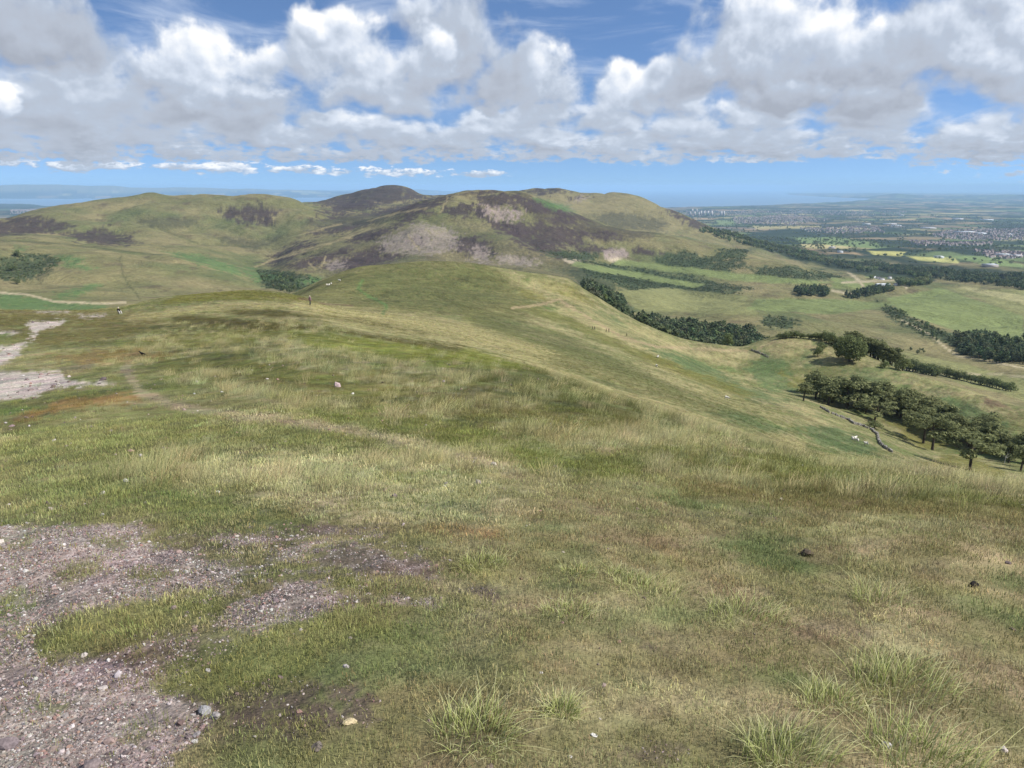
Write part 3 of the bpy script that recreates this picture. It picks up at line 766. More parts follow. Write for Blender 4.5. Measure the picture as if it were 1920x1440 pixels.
for i, (c, q) in enumerate([(FIELD, [(1080, 490), (1130, 500), (1325, 534), (1300, 540), (1130, 511), (1070, 497)]), (FIELD, [(1160, 487), (1250, 497), (1560, 530), (1520, 535), (1390, 527), (1250, 508), (1150, 495)]),
                            (PASTURE, [(1150, 546), (1250, 540), (1400, 556), (1420, 590), (1200, 582)]), (FIELD * .95, [(1420, 560), (1560, 560), (1700, 570), (1560, 590), (1400, 580)]),
                            (FIELD, [(1660, 560), (1760, 540), (1920, 590), (1920, 650), (1820, 630), (1700, 590)]), (PASTURE, [(1780, 540), (1960, 545), (1960, 610), (1860, 570)]),
                            (lin((176, 168, 116)), [(1790, 535), (1960, 560), (1960, 580), (1830, 548)]), (PASTURE, [(1690, 660), (1800, 680), (1920, 710), (1960, 760), (1800, 720)]),
                            (FIELD, [(1560, 520), (1640, 530), (1640, 545), (1560, 540)]), (FIELD, [(1640, 505), (1740, 525), (1700, 532), (1620, 520)])]):
    patch(c, q, 700, 3200, 2.0, 4, .92, OPEN, 0, 320 + i)
for q, ww in (([(-20, 548), (50, 552), (100, 565), (200, 569), (235, 567)], 2.5), ([(1690, 690), (1760, 700), (1920, 705)], 2), ([(1560, 545), (1600, 552), (1620, 540), (1610, 525), (1590, 510)], 3), ([(1690, 600), (1740, 625), (1790, 665), (1920, 690)], 1.6), ([(1580, 530), (1680, 525), (1700, 540)], 2.5)):
    track(lin((190, 174, 140)), q, 700, 3200, ww, 1.6, 2, .9)
for q in ([(840, 368), (832, 388), (825, 400)], [(765, 440), (785, 470)], [(580, 494), (592, 504)], [(610, 480), (605, 500)], [(690, 415), (740, 400), (800, 390)], [(640, 420), (560, 440)], [(480, 500), (560, 470), (640, 450), (720, 420)], [(500, 490), (600, 464), (680, 430)]):
    track(lin((164, 148, 104)), q, 1000, 4000, 1.4, 1.6, 3, .7)
for q in ([(300, 430), (380, 460), (470, 462)], [(225, 480), (232, 520), (262, 560)], [(400, 420), (470, 445), (500, 448)], [(0, 450), (120, 458), (300, 478)]):
    track(lin((86, 88, 56)), q, 1000, 4000, 1.6, 1.6, 3, .6)

# --- the lowland plain: a patchwork of fields, woods and towns
pl = sstep(RR, 3300, 4300) * np.where(Z < -250, 1, 0)
cellx = 330 + 0.030 * RR
ca, sa = math.cos(.5), math.sin(.5)
lv = 2.0 ** np.round(np.log2(300 + .028 * RR))
u_, v_ = (X * ca + Y * sa) / lv, (-X * sa + Y * ca) / (lv * .72)
u_ = u_ + fbm(u_ * .9, v_ * .9, 2, 61) * .35
v_ = v_ + fbm(u_ * .9 + 5, v_ * .9, 2, 62) * .35
bx, by = np.floor(u_), np.floor(v_)
hsh = _hash(bx, by, 5) / 4294967296.0
ex = np.minimum(u_ - bx, 1 - u_ + bx)
ey = np.minimum(v_ - by, 1 - v_ + by)
PALP = np.array([lin(c) for c in ((112, 128, 76), (124, 136, 80), (96, 114, 66), (150, 144, 96), (188, 174, 118), (66, 80, 50), (58, 72, 46), (150, 130, 96), (84, 98, 58), (46, 60, 38), (178, 150, 112), (50, 64, 42))])
pcol = PALP[(hsh * 12).astype(int) % 12]
edge = (1 - sstep(np.minimum(ex, ey), .03, .10)) * .8
pcol = mixc(pcol, WOOD * 1.2, edge)
woody = sstep(fbm(X / 1700, Y / 900, 4, 71, .65), -.02, .16)
pcol = mixc(pcol, WOOD * .9, woody * .92)
towny = sstep(fbm(X / 2600, Y / 1500, 3, 72, .6), .12, .35) * sstep(RR, 6500, 9000)
tc2 = _hash(np.floor(X / 90), np.floor(Y / 110), 9) / 4294967296.0
pcol = mixc(pcol, lin((84, 82, 80)), towny * .65)
pcol = mixc(pcol, lin((160, 148, 144)), towny * (tc2 > .82) * .5)
C = C * (1 - pl[..., None]) + pcol * pl[..., None]
for c, q in ((WHEAT, [(1500, 458), (1545, 456), (1600, 462), (1590, 466), (1510, 464)]), (lin((210, 202, 110)), [(1625, 470), (1700, 472), (1690, 480), (1640, 478)]), (lin((200, 196, 110)), [(1700, 480), (1790, 484), (1800, 494), (1720, 488)]),
             (lin((132, 152, 86)), [(1490, 446), (1560, 444), (1700, 462), (1640, 466), (1500, 455)]), (lin((136, 158, 90)), [(1780, 480), (1860, 482), (1930, 500), (1850, 498)]), (lin((132, 150, 90)), [(1340, 413), (1380, 412), (1390, 420), (1350, 420)]), (WHEAT * .8, [(1410, 424), (1540, 423), (1540, 428), (1420, 430)])):
    patch(c, q, 3300, 14000, 1.2, 1.5, .9)
for q in ([(1360, 440), (1500, 470), (1560, 490), (1640, 500), (1760, 520), (1740, 532), (1640, 520), (1560, 505), (1480, 485), (1400, 455)], [(1660, 480), (1760, 496), (1920, 510), (1920, 535), (1800, 520), (1700, 500)], [(1480, 430), (1560, 428), (1600, 440), (1500, 442)], [(1640, 450), (1760, 455), (1900, 470), (1900, 478), (1740, 468), (1650, 462)]):
    patch(WOOD, q, 2300, 9000, 2, 6, .9, None, 0, 340)
C = np.where(sea_m[..., None] > .5, lin((70, 84, 84)), C)
lumC = C @ np.array([.25, .6, .15])
C = C * .88 + lumC[..., None] * .12
ALBEDO = 0.70
C = np.clip(C * ALBEDO, 0.004, 0.9)


# ------------------------------------------------------------------ materials
def new_mat(name):
    m = bpy.data.materials.new(name)
    m.use_nodes = True
    m.node_tree.nodes.clear()
    b = NB(m.node_tree)
    out = b.n('ShaderNodeOutputMaterial')
    return m, b, out


def ground_material():
    m, b, out = new_mat('hill_ground')
    at = b.n('ShaderNodeAttribute', attribute_name='Col').outputs['Color']
    gv = b.n('ShaderNodeAttribute', attribute_name='gravel').outputs['Fac']
    geo = b.n('ShaderNodeNewGeometry').outputs['Position']
    tot = None
    for sc, det, amp in ((42.0, 3, .45), (6.0, 4, .50), (1.1, 5, .65), (0.16, 5, .55), (0.022, 5, .40)):
        nf = b.noise(geo, sc, det, 0.65).outputs['Fac']
        t = b.m('MULTIPLY_ADD', nf, amp * 2, -amp)
        tot = t if tot is None else b.m('ADD', tot, t)
    stv = b.n('ShaderNodeVectorRotate', rotation_type='Z_AXIS')
    b.set(stv.inputs['Vector'], geo)
    stv.inputs['Angle'].default_value = 0.9
    stn = b.noise(b.vm('MULTIPLY', stv.outputs[0], (0.35, 0.06, 0.10)), 1.0, 5, 0.65).outputs['Fac']
    tot = b.m('ADD', tot, b.m('MULTIPLY_ADD', stn, 1.0, -0.5))
    val = b.m('MAXIMUM', b.m('ADD', tot, 1.02), 0.25)
    hue = b.noise(geo, 0.9, 4, 0.6).outputs['Fac']
    tint = b.mix(b.ramp(hue, 0.3, 0.7), (0.93, 1.05, 0.90, 1), (1.10, 0.98, 1.02, 1))
    colr = b.mix(1.0, at, tint, 'MULTIPLY')
    cv = b.n('ShaderNodeCombineXYZ')
    for i in range(3):
        b.set(cv.inputs[i], val)
    colr = b.mix(1.0, colr, cv.outputs[0], 'MULTIPLY')
    # stones in the gravel
    vo = b.n('ShaderNodeTexVoronoi', feature='F1')
    b.set(vo.inputs['Vector'], geo)
    vo.inputs['Scale'].default_value = 26.0
    st = b.n('ShaderNodeSeparateColor')
    b.set(st.inputs[0], vo.outputs['Color'])
    sv = b.m('MULTIPLY_ADD', st.outputs[0], 0.9, 0.5)
    cs = b.n('ShaderNodeCombineXYZ')
    for i in range(3):
        b.set(cs.inputs[i], sv)
    stc = b.mix(1.0, colr, cs.outputs[0], 'MULTIPLY')
    colr = b.mix(b.m('MULTIPLY', gv, 0.8), colr, stc)
    bs = b.n('ShaderNodeBsdfPrincipled')
    b.set(bs.inputs['Base Color'], colr)
    bs.inputs['Roughness'].default_value = 0.95
    bs.inputs['Specular IOR Level'].default_value = 0.12
    h1 = b.noise(geo, 30.0, 4, 0.7).outputs['Fac']
    h2 = b.noise(geo, 2.2, 5, 0.65).outputs['Fac']
    h3 = b.noise(geo, 0.06, 6, 0.62).outputs['Fac']
    h4 = b.noise(geo, 0.011, 6, 0.6, 0.5).outputs['Fac']
    h3 = b.m('ADD', h3, b.m('MULTIPLY', h4, 6.5))
    hh = b.m('ADD', b.m('MULTIPLY', h1, 0.02), b.m('ADD', b.m('MULTIPLY', h2, 0.28), b.m('MULTIPLY', h3, 5.0)))
    bp = b.n('ShaderNodeBump')
    bp.inputs['Strength'].default_value = 0.55
    bp.inputs['Distance'].default_value = 1.0
    b.set(bp.inputs['Height'], hh)
    b.set(bs.inputs['Normal'], bp.outputs[0])
    b.set(out.inputs[0], bs.outputs[0])
    return m


M_GROUND = ground_material()


def plain_mat(name, col, rough=0.9, noise_scale=None, amp=0.25, spec=0.2):
    m, b, out = new_mat(name)
    bs = b.n('ShaderNodeBsdfPrincipled')
    bs.inputs['Roughness'].default_value = rough
    bs.inputs['Specular IOR Level'].default_value = spec
    c = (*[float(v) for v in col], 1)
    if noise_scale:
        tcn = b.n('ShaderNodeTexCoord').outputs['Object']
        nf = b.noise(tcn, noise_scale, 4, 0.6).outputs['Fac']
        lo = tuple(v * (1 - amp) for v in c[:3]) + (1,)
        hi = tuple(min(1, v * (1 + amp)) for v in c[:3]) + (1,)
        b.set(bs.inputs['Base Color'], b.mix(b.ramp(nf, .25, .75), lo, hi))
    else:
        bs.inputs['Base Color'].default_value = c
    b.set(out.inputs[0], bs.outputs[0])
    return m


# ------------------------------------------------------------------ land meshes
# unit normals over the whole sheet so that neighbouring pieces shade as one
P3 = np.stack([X, Y, Z], -1)
du = np.gradient(P3, axis=0)
dv = np.gradient(P3, axis=1)
NRM = np.cross(dv, du)
NRM /= np.maximum(np.linalg.norm(NRM, axis=-1, keepdims=True), 1e-12)
NRM *= np.sign(NRM[..., 2:3] + 1e-9)

k0 = 6   # first of LINES in KX
cuts = [KX[k0 + 3] * .5 + KX[k0 + 2] * .5, KX[k0 + 7], KX[k0 + 15] * .4 + math.log(5200) * .6]
fm = 0.5 * (LR[1:] + LR[:-1])[:, None] + np.zeros((1, NC - 1))
zone = np.zeros(fm.shape, int)
for c in cuts:
    zone += fm > (0.5 * (c[1:] + c[:-1]))[None]
VI = np.arange(NR * NC).reshape(NR, NC)
quad = np.stack([VI[:-1, :-1], VI[:-1, 1:], VI[1:, 1:], VI[1:, :-1]], -1)
colf = C.reshape(-1, 3)
gravf = np.maximum(GRAV, 0).reshape(-1)


def mesh_np(name, verts, faces, mat, smooth=True):
    """faces: (n, k) array"""
    me = bpy.data.meshes.new(name)
    n, k = faces.shape
    me.vertices.add(len(verts))
    me.vertices.foreach_set('co', np.ascontiguousarray(verts, np.float32).ravel())
    me.loops.add(n * k)
    me.loops.foreach_set('vertex_index', np.ascontiguousarray(faces, np.int32).ravel())
    me.polygons.add(n)
    me.polygons.foreach_set('loop_start', np.arange(0, n * k, k, dtype=np.int32))
    me.polygons.foreach_set('loop_total', np.full(n, k, np.int32))
    me.update(calc_edges=True)
    if smooth:
        me.polygons.foreach_set('use_smooth', np.ones(n, bool))
    if mat is not None:
        me.materials.append(mat)
    return me


def link(name, me, parent=None, loc=None, **props):
    o = bpy.data.objects.new(name, me)
    COL.objects.link(o)
    if parent is not None:
        o.parent = parent
    if loc is not None:
        o.location = loc
    for k, v in props.items():
        o[k] = v
    return o


def fattr(me, name, arr):
    a = me.attributes.new(name, 'FLOAT', 'POINT')
    a.data.foreach_set('value', np.ascontiguousarray(arr, np.float32))


def cattr(me, name, arr):
    a = me.attributes.new(name, 'FLOAT_COLOR', 'POINT')
    rgba = np.ones((len(arr), 4), np.float32)
    rgba[:, :3] = arr
    a.data.foreach_set('color', rgba.ravel())


for zi, (nm, lab, cat) in enumerate([('hilltop', 'grassy hilltop with gravel patches sloping away', 'hilltop'), ('hill', 'rounded grassy knoll beyond the hilltop', 'hill'),
                                     ('hill_range', 'brown and green heather hills around the valley', 'hills'), ('lowland', 'hazy lowland of fields, woods and towns', 'plain')]):
    fq = quad[zone == zi]
    used = np.unique(fq)
    remap = np.zeros(NR * NC, np.int64)
    remap[used] = np.arange(len(used))
    me = mesh_np(nm, P3.reshape(-1, 3)[used], remap[fq], M_GROUND)
    cattr(me, 'Col', colf[used])
    fattr(me, 'gravel', gravf[used])
    me.normals_split_custom_set_from_vertices(NRM.reshape(-1, 3)[used].tolist())
    link(nm, me, kind='structure', label=lab, category=cat)

# the firth and the open sea
m, b, out = new_mat('sea_water')
bs = b.n('ShaderNodeBsdfPrincipled')
geo = b.n('ShaderNodeNewGeometry').outputs['Position']
nf = b.noise(geo, 0.0006, 5, 0.6).outputs['Fac']
b.set(bs.inputs['Base Color'], b.mix(b.ramp(nf, .3, .7), (0.10, 0.18, 0.27, 1), (0.13, 0.22, 0.31, 1)))
bs.inputs['Roughness'].default_value = 0.35
bs.inputs['IOR'].default_value = 1.33
b.set(out.inputs[0], bs.outputs[0])
na, nr = 121, 14
aa = np.radians(np.linspace(-75, 75, na))
rr_ = np.linspace(11000, 105000, nr)
sv = np.stack([np.outer(rr_, np.sin(aa)), np.outer(rr_, np.cos(aa)), np.full((nr, na), SEA)], -1).reshape(-1, 3)
vi = np.arange(nr * na).reshape(nr, na)
sq = np.stack([vi[:-1, :-1], vi[:-1, 1:], vi[1:, 1:], vi[1:, :-1]], -1).reshape(-1, 4)
link('sea', mesh_np('sea', sv, sq, m), kind='structure', label='blue sea and firth below the horizon', category='sea')
#END_TERRAIN

# ------------------------------------------------------------------ scattering of uncountable things
def leaf_material(name, lo, hi, translucent=0.25):
    """foliage and grass: colour from the scatter's own tint, paler towards the tips"""
    m, b, out = new_mat(name)
    tint = b.n('ShaderNodeAttribute', attribute_type='INSTANCER', attribute_name='tint').outputs['Color']
    h = b.n('ShaderNodeAttribute', attribute_name='h').outputs['Fac']
    c = b.mix(1.0, tint, b.mix(h, (*lo, 1), (*hi, 1)), 'MULTIPLY')
    d = b.n('ShaderNodeBsdfDiffuse')
    t = b.n('ShaderNodeBsdfTranslucent')
    b.set(d.inputs[0], c); b.set(t.inputs[0], c)
    gn = b.n('ShaderNodeNewGeometry').outputs['Normal']
    sw = b.vm('NORMALIZE', b.vm('MULTIPLY_ADD', gn, (.55, .55, .55), (0, 0, .8)))
    b.set(d.inputs['Normal'], sw)
    mx = b.n('ShaderNodeMixShader')
    mx.inputs[0].default_value = translucent
    b.set(mx.inputs[1], d.outputs[0]); b.set(mx.inputs[2], t.outputs[0])
    b.set(out.inputs[0], mx.outputs[0])
    return m


def scatter(name, pts, rot, scl, idx, tint, meshes, **props):
    src = bpy.data.collections.new(name + '_pieces')
    for i, me in enumerate(meshes):
        so = bpy.data.objects.new('%s_piece_%02d' % (name, i), me)
        src.objects.link(so)
    me = bpy.data.meshes.new(name)
    n = len(pts)
    me.vertices.add(n)
    me.vertices.foreach_set('co', np.ascontiguousarray(pts, np.float32).ravel())
    a = me.attributes.new('rot', 'FLOAT_VECTOR', 'POINT')
    a.data.foreach_set('vector', np.ascontiguousarray(rot, np.float32).ravel())
    a = me.attributes.new('scl', 'FLOAT_VECTOR', 'POINT')
    scl = np.asarray(scl, float)
    if scl.ndim == 1:
        scl = np.repeat(scl[:, None], 3, 1)
    a.data.foreach_set('vector', np.ascontiguousarray(scl, np.float32).ravel())
    a = me.attributes.new('idx', 'INT', 'POINT')
    a.data.foreach_set('value', np.ascontiguousarray(idx, np.int32))
    cattr(me, 'tint', tint)
    o = link(name, me, **props)
    ng = bpy.data.node_groups.new(name, 'GeometryNodeTree')
    ng.interface.new_socket('Geometry', in_out='INPUT', socket_type='NodeSocketGeometry')
    ng.interface.new_socket('Geometry', in_out='OUTPUT', socket_type='NodeSocketGeometry')
    gi_, go_ = ng.nodes.new('NodeGroupInput'), ng.nodes.new('NodeGroupOutput')
    ci_ = ng.nodes.new('GeometryNodeCollectionInfo')
    ci_.inputs['Collection'].default_value = src
    ci_.inputs['Separate Children'].default_value = True
    ci_.inputs['Reset Children'].default_value = True
    ip = ng.nodes.new('GeometryNodeInstanceOnPoints')
    ip.inputs['Pick Instance'].default_value = True

    def named(nm, typ):
        nd = ng.nodes.new('GeometryNodeInputNamedAttribute')
        nd.data_type = typ
        nd.inputs['Name'].default_value = nm
        return nd.outputs['Attribute']
    L = ng.links.new
    L(gi_.outputs[0], ip.inputs['Points'])
    L(ci_.outputs[0], ip.inputs['Instance'])
    L(named('idx', 'INT'), ip.inputs['Instance Index'])
    L(named('rot', 'FLOAT_VECTOR'), ip.inputs['Rotation'])
    L(named('scl', 'FLOAT_VECTOR'), ip.inputs['Scale'])
    L(ip.outputs[0], go_.inputs[0])
    md = o.modifiers.new('scatter', 'NODES')
    md.node_group = ng
    return o


def blades(n, rad, h0, h1, wid, seg, lean, seed, droop=0.35, wind=(0.25, 0.0)):
    """a clump of grass blades, each a tapering bent strip"""
    g = np.random.default_rng(seed)
    V, Fc, H = [], [], []
    for i in range(n):
        rr = rad * math.sqrt(g.random())
        a = g.random() * 6.283
        x0, y0 = rr * math.cos(a), rr * math.sin(a)
        hh = g.uniform(h0, h1)
        la = a + g.normal() * 0.9
        ln = abs(g.normal()) * lean + 0.05
        dx, dy = math.cos(la) * ln + wind[0] * g.uniform(.3, 1.3), math.sin(la) * ln + wind[1]
        fa = g.random() * 3.1416
        wx, wy = math.cos(fa) * wid * .5, math.sin(fa) * wid * .5
        base = len(V)
        for k in range(seg):
            t = k / seg
            cx, cy, cz = x0 + dx * hh * (t * .5 + t * t * .5), y0 + dy * hh * (t * .5 + t * t * .5), hh * (t - droop * t * t * min(1, math.hypot(dx, dy)))
            f = 1 - t * .55
            V += [(cx - wx * f, cy - wy * f, cz - (0.01 if k == 0 else 0)), (cx + wx * f, cy + wy * f, cz - (0.01 if k == 0 else 0))]
            H += [t, t]
        V.append((x0 + dx * hh, y0 + dy * hh, hh * (1 - droop * min(1, math.hypot(dx, dy)))))
        H.append(1.0)
        for k in range(seg - 1):
            q = base + 2 * k
            Fc += [(q, q + 1, q + 3), (q, q + 3, q + 2)]
        q = base + 2 * (seg - 1)
        Fc.append((q, q + 1, len(V) - 1))
    return np.array(V), np.array(Fc), np.array(H)


M_GRASS = leaf_material('grass_blades', (1.0, 1.08, 0.94), (1.55, 1.53, 1.42), 0.30)


def clump_mesh(name, *a, **k):
    v, f, h = blades(*a, **k)
    me = mesh_np(name, v, f, M_GRASS, False)
    fattr(me, 'h', h)
    return me


TURF = [clump_mesh('turf_tuft', 60, .12, .006, .022, .0030, 2, .8, s, wind=(.15, .05)) for s in range(4)]
ROUGH = [clump_mesh('rough_tuft', 46, .14, .03, .10, .0042, 2, .6, 20 + s) for s in range(4)]
LONG = [clump_mesh('long_tuft', 50, .20, .09, .34, .0046, 3, .42, 40 + s, wind=(.42, .05)) for s in range(4)]


def wedge(n, r0, r1, p, half=42.0):
    """random bearings and distances; number per square metre falls off as r**-p"""
    u = rng.random(n)
    k = 2 - p
    r = (r0 ** k + u * (r1 ** k - r0 ** k)) ** (1 / k)
    return r, rng.uniform(-half, half, n)


def place(r, azd):
    a = np.radians(azd)
    return np.stack([r * np.sin(a), r * np.cos(a), ground(r=r, az=azd)], -1)


def spin(n, tilt=0.12):
    return np.stack([rng.normal(0, tilt, n), rng.normal(0, tilt, n), rng.random(n) * 6.283], -1)


def jitter(col, n, amt=.16, hue=.06):
    v = np.exp(rng.normal(0, amt, (n, 1)))
    return np.clip(col * v * np.exp(rng.normal(0, hue, (n, 3))), .003, .95)


GP, GR, GS, GI, GT = [], [], [], [], []


def add_grass(r, a, scale, base_i, gainc, amt=.2, keep=None):
    if keep is not None:
        r, a, scale = r[keep], a[keep], scale[keep]
    n = len(r)
    GP.append(place(r, a)); GR.append(spin(n) * (1, 1, .18 if base_i >= 8 else 1)); GS.append(scale)
    GI.append(base_i + rng.integers(0, 4, n))
    gq = np.clip(grid_at(np.maximum(GRAV, BARE), r, a) * 1.6, 0, 1)[:, None]
    GT.append(jitter((grid_at(C, r, a) * (1 - gq) + lin((120, 118, 76)) * .62 * gq) * gainc, n, amt))


# short turf underfoot
r, a = wedge(17000, 1.5, 17, 1.2)
gm, bm_ = grid_at(GRAV, r, a), grid_at(BARE, r, a)
keep = rng.random(len(r)) > np.maximum(gm * .985, bm_ * .97)
add_grass(r, a, (r / 2.6) ** .45 * rng.uniform(.5, 1.1, len(r)), 0, 1.62, .26, keep)
# fresh green and rough tufts
r, a = wedge(9000, 1.8, 17, .9)
lm_ = grid_at(LUSH, r, a)
add_grass(r, a, rng.uniform(.3, .75, len(r)), 4, 1.15, .24, rng.random(len(r)) < lm_ * 1.2)
r, a = wedge(42000, 7, 210, 1.25)
tm, gm = grid_at(TALL, r, a), grid_at(GRAV, r, a)
n1 = fbm(r * np.sin(np.radians(a)) / 1.1, r * np.cos(np.radians(a)) / 1.1, 3, 401)
add_grass(r, a, (r / 14) ** .35 * rng.uniform(.5, 1.15, len(r)), 4, 1.38, .24, (rng.random(len(r)) > gm * 1.2) & (rng.random(len(r)) > tm * .5) & (rng.random(len(r)) > grid_at(MAT, r, a) * .6) & (n1 > -.25 - sstep(r, 15, 30)) & (rng.random(len(r)) > grid_at(TROD, r, a) * .9))
# long pale grass
r, a = wedge(52000, 4.5, 140, 1.1)
tm = grid_at(TALL, r, a)
n1 = fbm(r * np.sin(np.radians(a)) / 1.9, r * np.cos(np.radians(a)) / 1.9, 3, 402)
kp = (rng.random(len(r)) < tm * sstep(n1, -.12, .22)) & (grid_at(TROD, r, a) < .3) & (grid_at(GRAV, r, a) < .3) & (rng.random(len(r)) > grid_at(MAT, r, a) * .93)
rk, ak = r[kp], a[kp]
add_grass(rk, ak, (rk / 12) ** .2 * rng.uniform(.5, 1.1, len(rk)), 8, 1.2, .22)
nlong = len(rk)
straw = rng.random(nlong) < .45
GT[-1][straw] = jitter(np.broadcast_to(STRAW * .76, (straw.sum(), 3)), straw.sum(), .18)
# coarse tussocks down the slopes
r, a = wedge(60000, 110, 560, .9, 38)
add_grass(r, a, rng.uniform(1.2, 3.0, len(r)), 4, 1.15, .42)
scatter('grass', np.concatenate(GP), np.concatenate(GR), np.concatenate(GS), np.concatenate(GI), np.concatenate(GT), TURF + ROUGH + LONG,
        kind='stuff', label='short turf and long pale grass covering the hilltop', category='grass')


# ------------------------------------------------------------------ stones
def stone_mesh(name, seed, mat, flat=.6, sub=1, rough=.28):
    bm = bmesh.new()
    bmesh.ops.create_icosphere(bm, subdivisions=sub, radius=1.0)
    g = np.random.default_rng(seed)
    ax = g.uniform(.75, 1.25, 3) * (1.15, .9, flat)
    cuts_ = [Vector(g.normal(size=3)).normalized() for _ in range(5)]
    for v in bm.verts:
        c = v.co.copy()
        for q in cuts_:
            d = c.dot(q)
            if d > .62:
                c -= q * (d - .62) * .85
        c *= 1 + g.normal() * rough * .25
        v.co = Vector((c.x * ax[0], c.y * ax[1], c.z * ax[2]))
    me = bpy.data.meshes.new(name)
    bm.to_mesh(me)
    bm.free()
    me.materials.append(mat)
    return me


m, b, out = new_mat('loose_stone')
tint = b.n('ShaderNodeAttribute', attribute_type='INSTANCER', attribute_name='tint').outputs['Color']
oc = b.n('ShaderNodeTexCoord').outputs['Object']
nf = b.noise(oc, 2.2, 5, 0.65).outputs['Fac']
bs = b.n('ShaderNodeBsdfPrincipled')
b.set(bs.inputs['Base Color'], b.mix(1.0, tint, b.mix(b.ramp(nf, .3, .7), (.72, .72, .72, 1), (1.2, 1.2, 1.2, 1)), 'MULTIPLY'))
bs.inputs['Roughness'].default_value = .9
bs.inputs['Specular IOR Level'].default_value = .15
b.set(out.inputs[0], bs.outputs[0])
M_STONE = m
STONES = [stone_mesh('pebble', s, M_STONE) for s in range(6)]
SP_, SS_, ST_ = [], [], []
STONE_COL = np.array([lin(c) for c in ((150, 134, 130), (172, 156, 150), (190, 178, 172), (138, 118, 112), (160, 140, 132), (120, 108, 106), (204, 196, 190), (168, 136, 124))]) * .74
for cnt, r0, r1, p, s0, spread in ((230000, 1.6, 9, 1.1, .0036, .40), (110000, 1.6, 14, 1.3, .0052, .45), (9000, 20, 150, 1.2, .055, .5), (2600, 1.8, 30, 1.0, .010, .5)):
    r, a = wedge(cnt, r0, r1, p, 42)
    gm = np.maximum(grid_at(GRAV, r, a), .10 * grid_at(BARE, r, a))
    if cnt == 2600:
        gm = np.where(np.degrees(0) + a < 8, .35, .10)
    else:
        nn = fbm(r * np.sin(np.radians(a)) / .5, r * np.cos(np.radians(a)) / .5, 3, 403)
        gm = gm * (sstep(nn, -.7, .1) if r0 < 10 else 1)
    kp = rng.random(cnt) < gm
    r, a = r[kp], a[kp]
    n = len(r)
    sz = s0 * np.exp(rng.normal(0, spread, n)) * ((r / 3) ** .4 if r0 < 10 else 1)
    pt = place(r, a)
    pt[:, 2] += sz * .15
    SP_.append(pt); SS_.append(sz)
    ST_.append(jitter(STONE_COL[rng.integers(0, 8, n)], n, .14, .03))
ns = sum(len(x) for x in SS_)
scatter('gravel', np.concatenate(SP_), spin(ns, .35), np.concatenate(SS_), rng.integers(0, 6, ns), np.concatenate(ST_), STONES,
        kind='stuff', label='loose pinkish gravel scattered over the worn ground', category='gravel')

STONE_MATS = {}


def stone_mat(rgb):
    if rgb not in STONE_MATS:
        STONE_MATS[rgb] = plain_mat('stone_%d_%d_%d' % rgb, lin(rgb) * .72, .9, 3.0, .35)
    return STONE_MATS[rgb]


for i, (px, py, wpx, rgb, nm, lab) in enumerate([
        (655, 1356, 20, (206, 188, 150), 'stone', 'pale tan stone on dark bare peat near the gravel'),
        (384, 1336, 22, (168, 166, 166), 'stone', 'long grey upright stone at the gravel edge'),
        (404, 1346, 20, (170, 162, 158), 'stone', 'grey stone just right of the long upright stone'),
        (370, 1379, 15, (160, 152, 150), 'stone', 'rounded grey stone low on the gravel edge'),
        (193, 1292, 14, (200, 188, 180), 'stone', 'pale flat stone in the middle of the gravel'),
        (1114, 1380, 10, (226, 222, 212), 'stone', 'small white stone alone on short turf'),
        (1069, 1420, 8, (216, 210, 200), 'stone', 'tiny pale stone at the bottom edge of the turf'),
        (1662, 1399, 16, (196, 190, 186), 'stone', 'pale grey stone half hidden in long tussock grass'),
        (1015, 1262, 6, (214, 206, 198), 'stone', 'small whitish pebble in the middle of the turf'),
        (175, 1440, 26, (142, 128, 126), 'stone', 'large dull grey stone at the bottom of the gravel'),
        (18, 1398, 26, (140, 126, 126), 'stone', 'dark grey stone at the left edge of the gravel'),
        (594, 1405, 24, (122, 112, 104), 'stone', 'dark jagged stone sunk in brown turf'),
        (1514, 1041, 24, (96, 84, 70), 'peat_clod', 'brown crumbly clod lying on the turf'),
        (1826, 1100, 22, (44, 38, 34), 'peat_clod', 'black lump of peat on the grass at right'),
        (1465, 938, 11, (216, 204, 178), 'stone', 'pale cream stone on the turf below the long grass'),
        (926, 872, 12, (216, 204, 188), 'stone', 'white stone at the end of the trodden path'),
        (889, 868, 10, (206, 196, 182), 'stone', 'flat pale stone on the trodden path'),
        (661, 739, 7, (214, 208, 196), 'stone', 'white stone standing out in the long grass')]):
    p, rr1, az1 = hit(px, py)
    me = stone_mesh('stone', 100 + i, stone_mat(rgb), .62 if i != 1 else 1.0, 2, .4)
    sz = wpx / F * math.hypot(rr1, EYE - p.z) * .5
    o = link(nm, me, None, (p.x, p.y, p.z + sz * .25), label=lab, category='stone' if nm == 'stone' else 'clod')
    o.scale = (sz, sz, sz)
    o.rotation_euler = (random.uniform(-.3, .3), random.uniform(-.3, .3), random.uniform(0, 6))

# ------------------------------------------------------------------ single tussocks
m, b, out = new_mat('tussock_blades')
h = b.n('ShaderNodeAttribute', attribute_name='h').outputs['Fac']
rp = b.n('ShaderNodeValToRGB')
b.set(rp.inputs[0], h)
e = rp.color_ramp.elements
e[0].position, e[0].color = 0.0, (*(lin((128, 138, 76)) * .95), 1)
e[1].position, e[1].color = 1.0, (*(lin((236, 226, 184)) * 1.0), 1)
k = e.new(.45); k.color = (*(lin((178, 184, 116)) * 1.0), 1)
d = b.n('ShaderNodeBsdfDiffuse'); t = b.n('ShaderNodeBsdfTranslucent')
b.set(d.inputs[0], rp.outputs[0]); b.set(t.inputs[0], rp.outputs[0])
gn = b.n('ShaderNodeNewGeometry').outputs['Normal']
b.set(d.inputs['Normal'], b.vm('NORMALIZE', b.vm('MULTIPLY_ADD', gn, (.55, .55, .55), (0, 0, .8))))
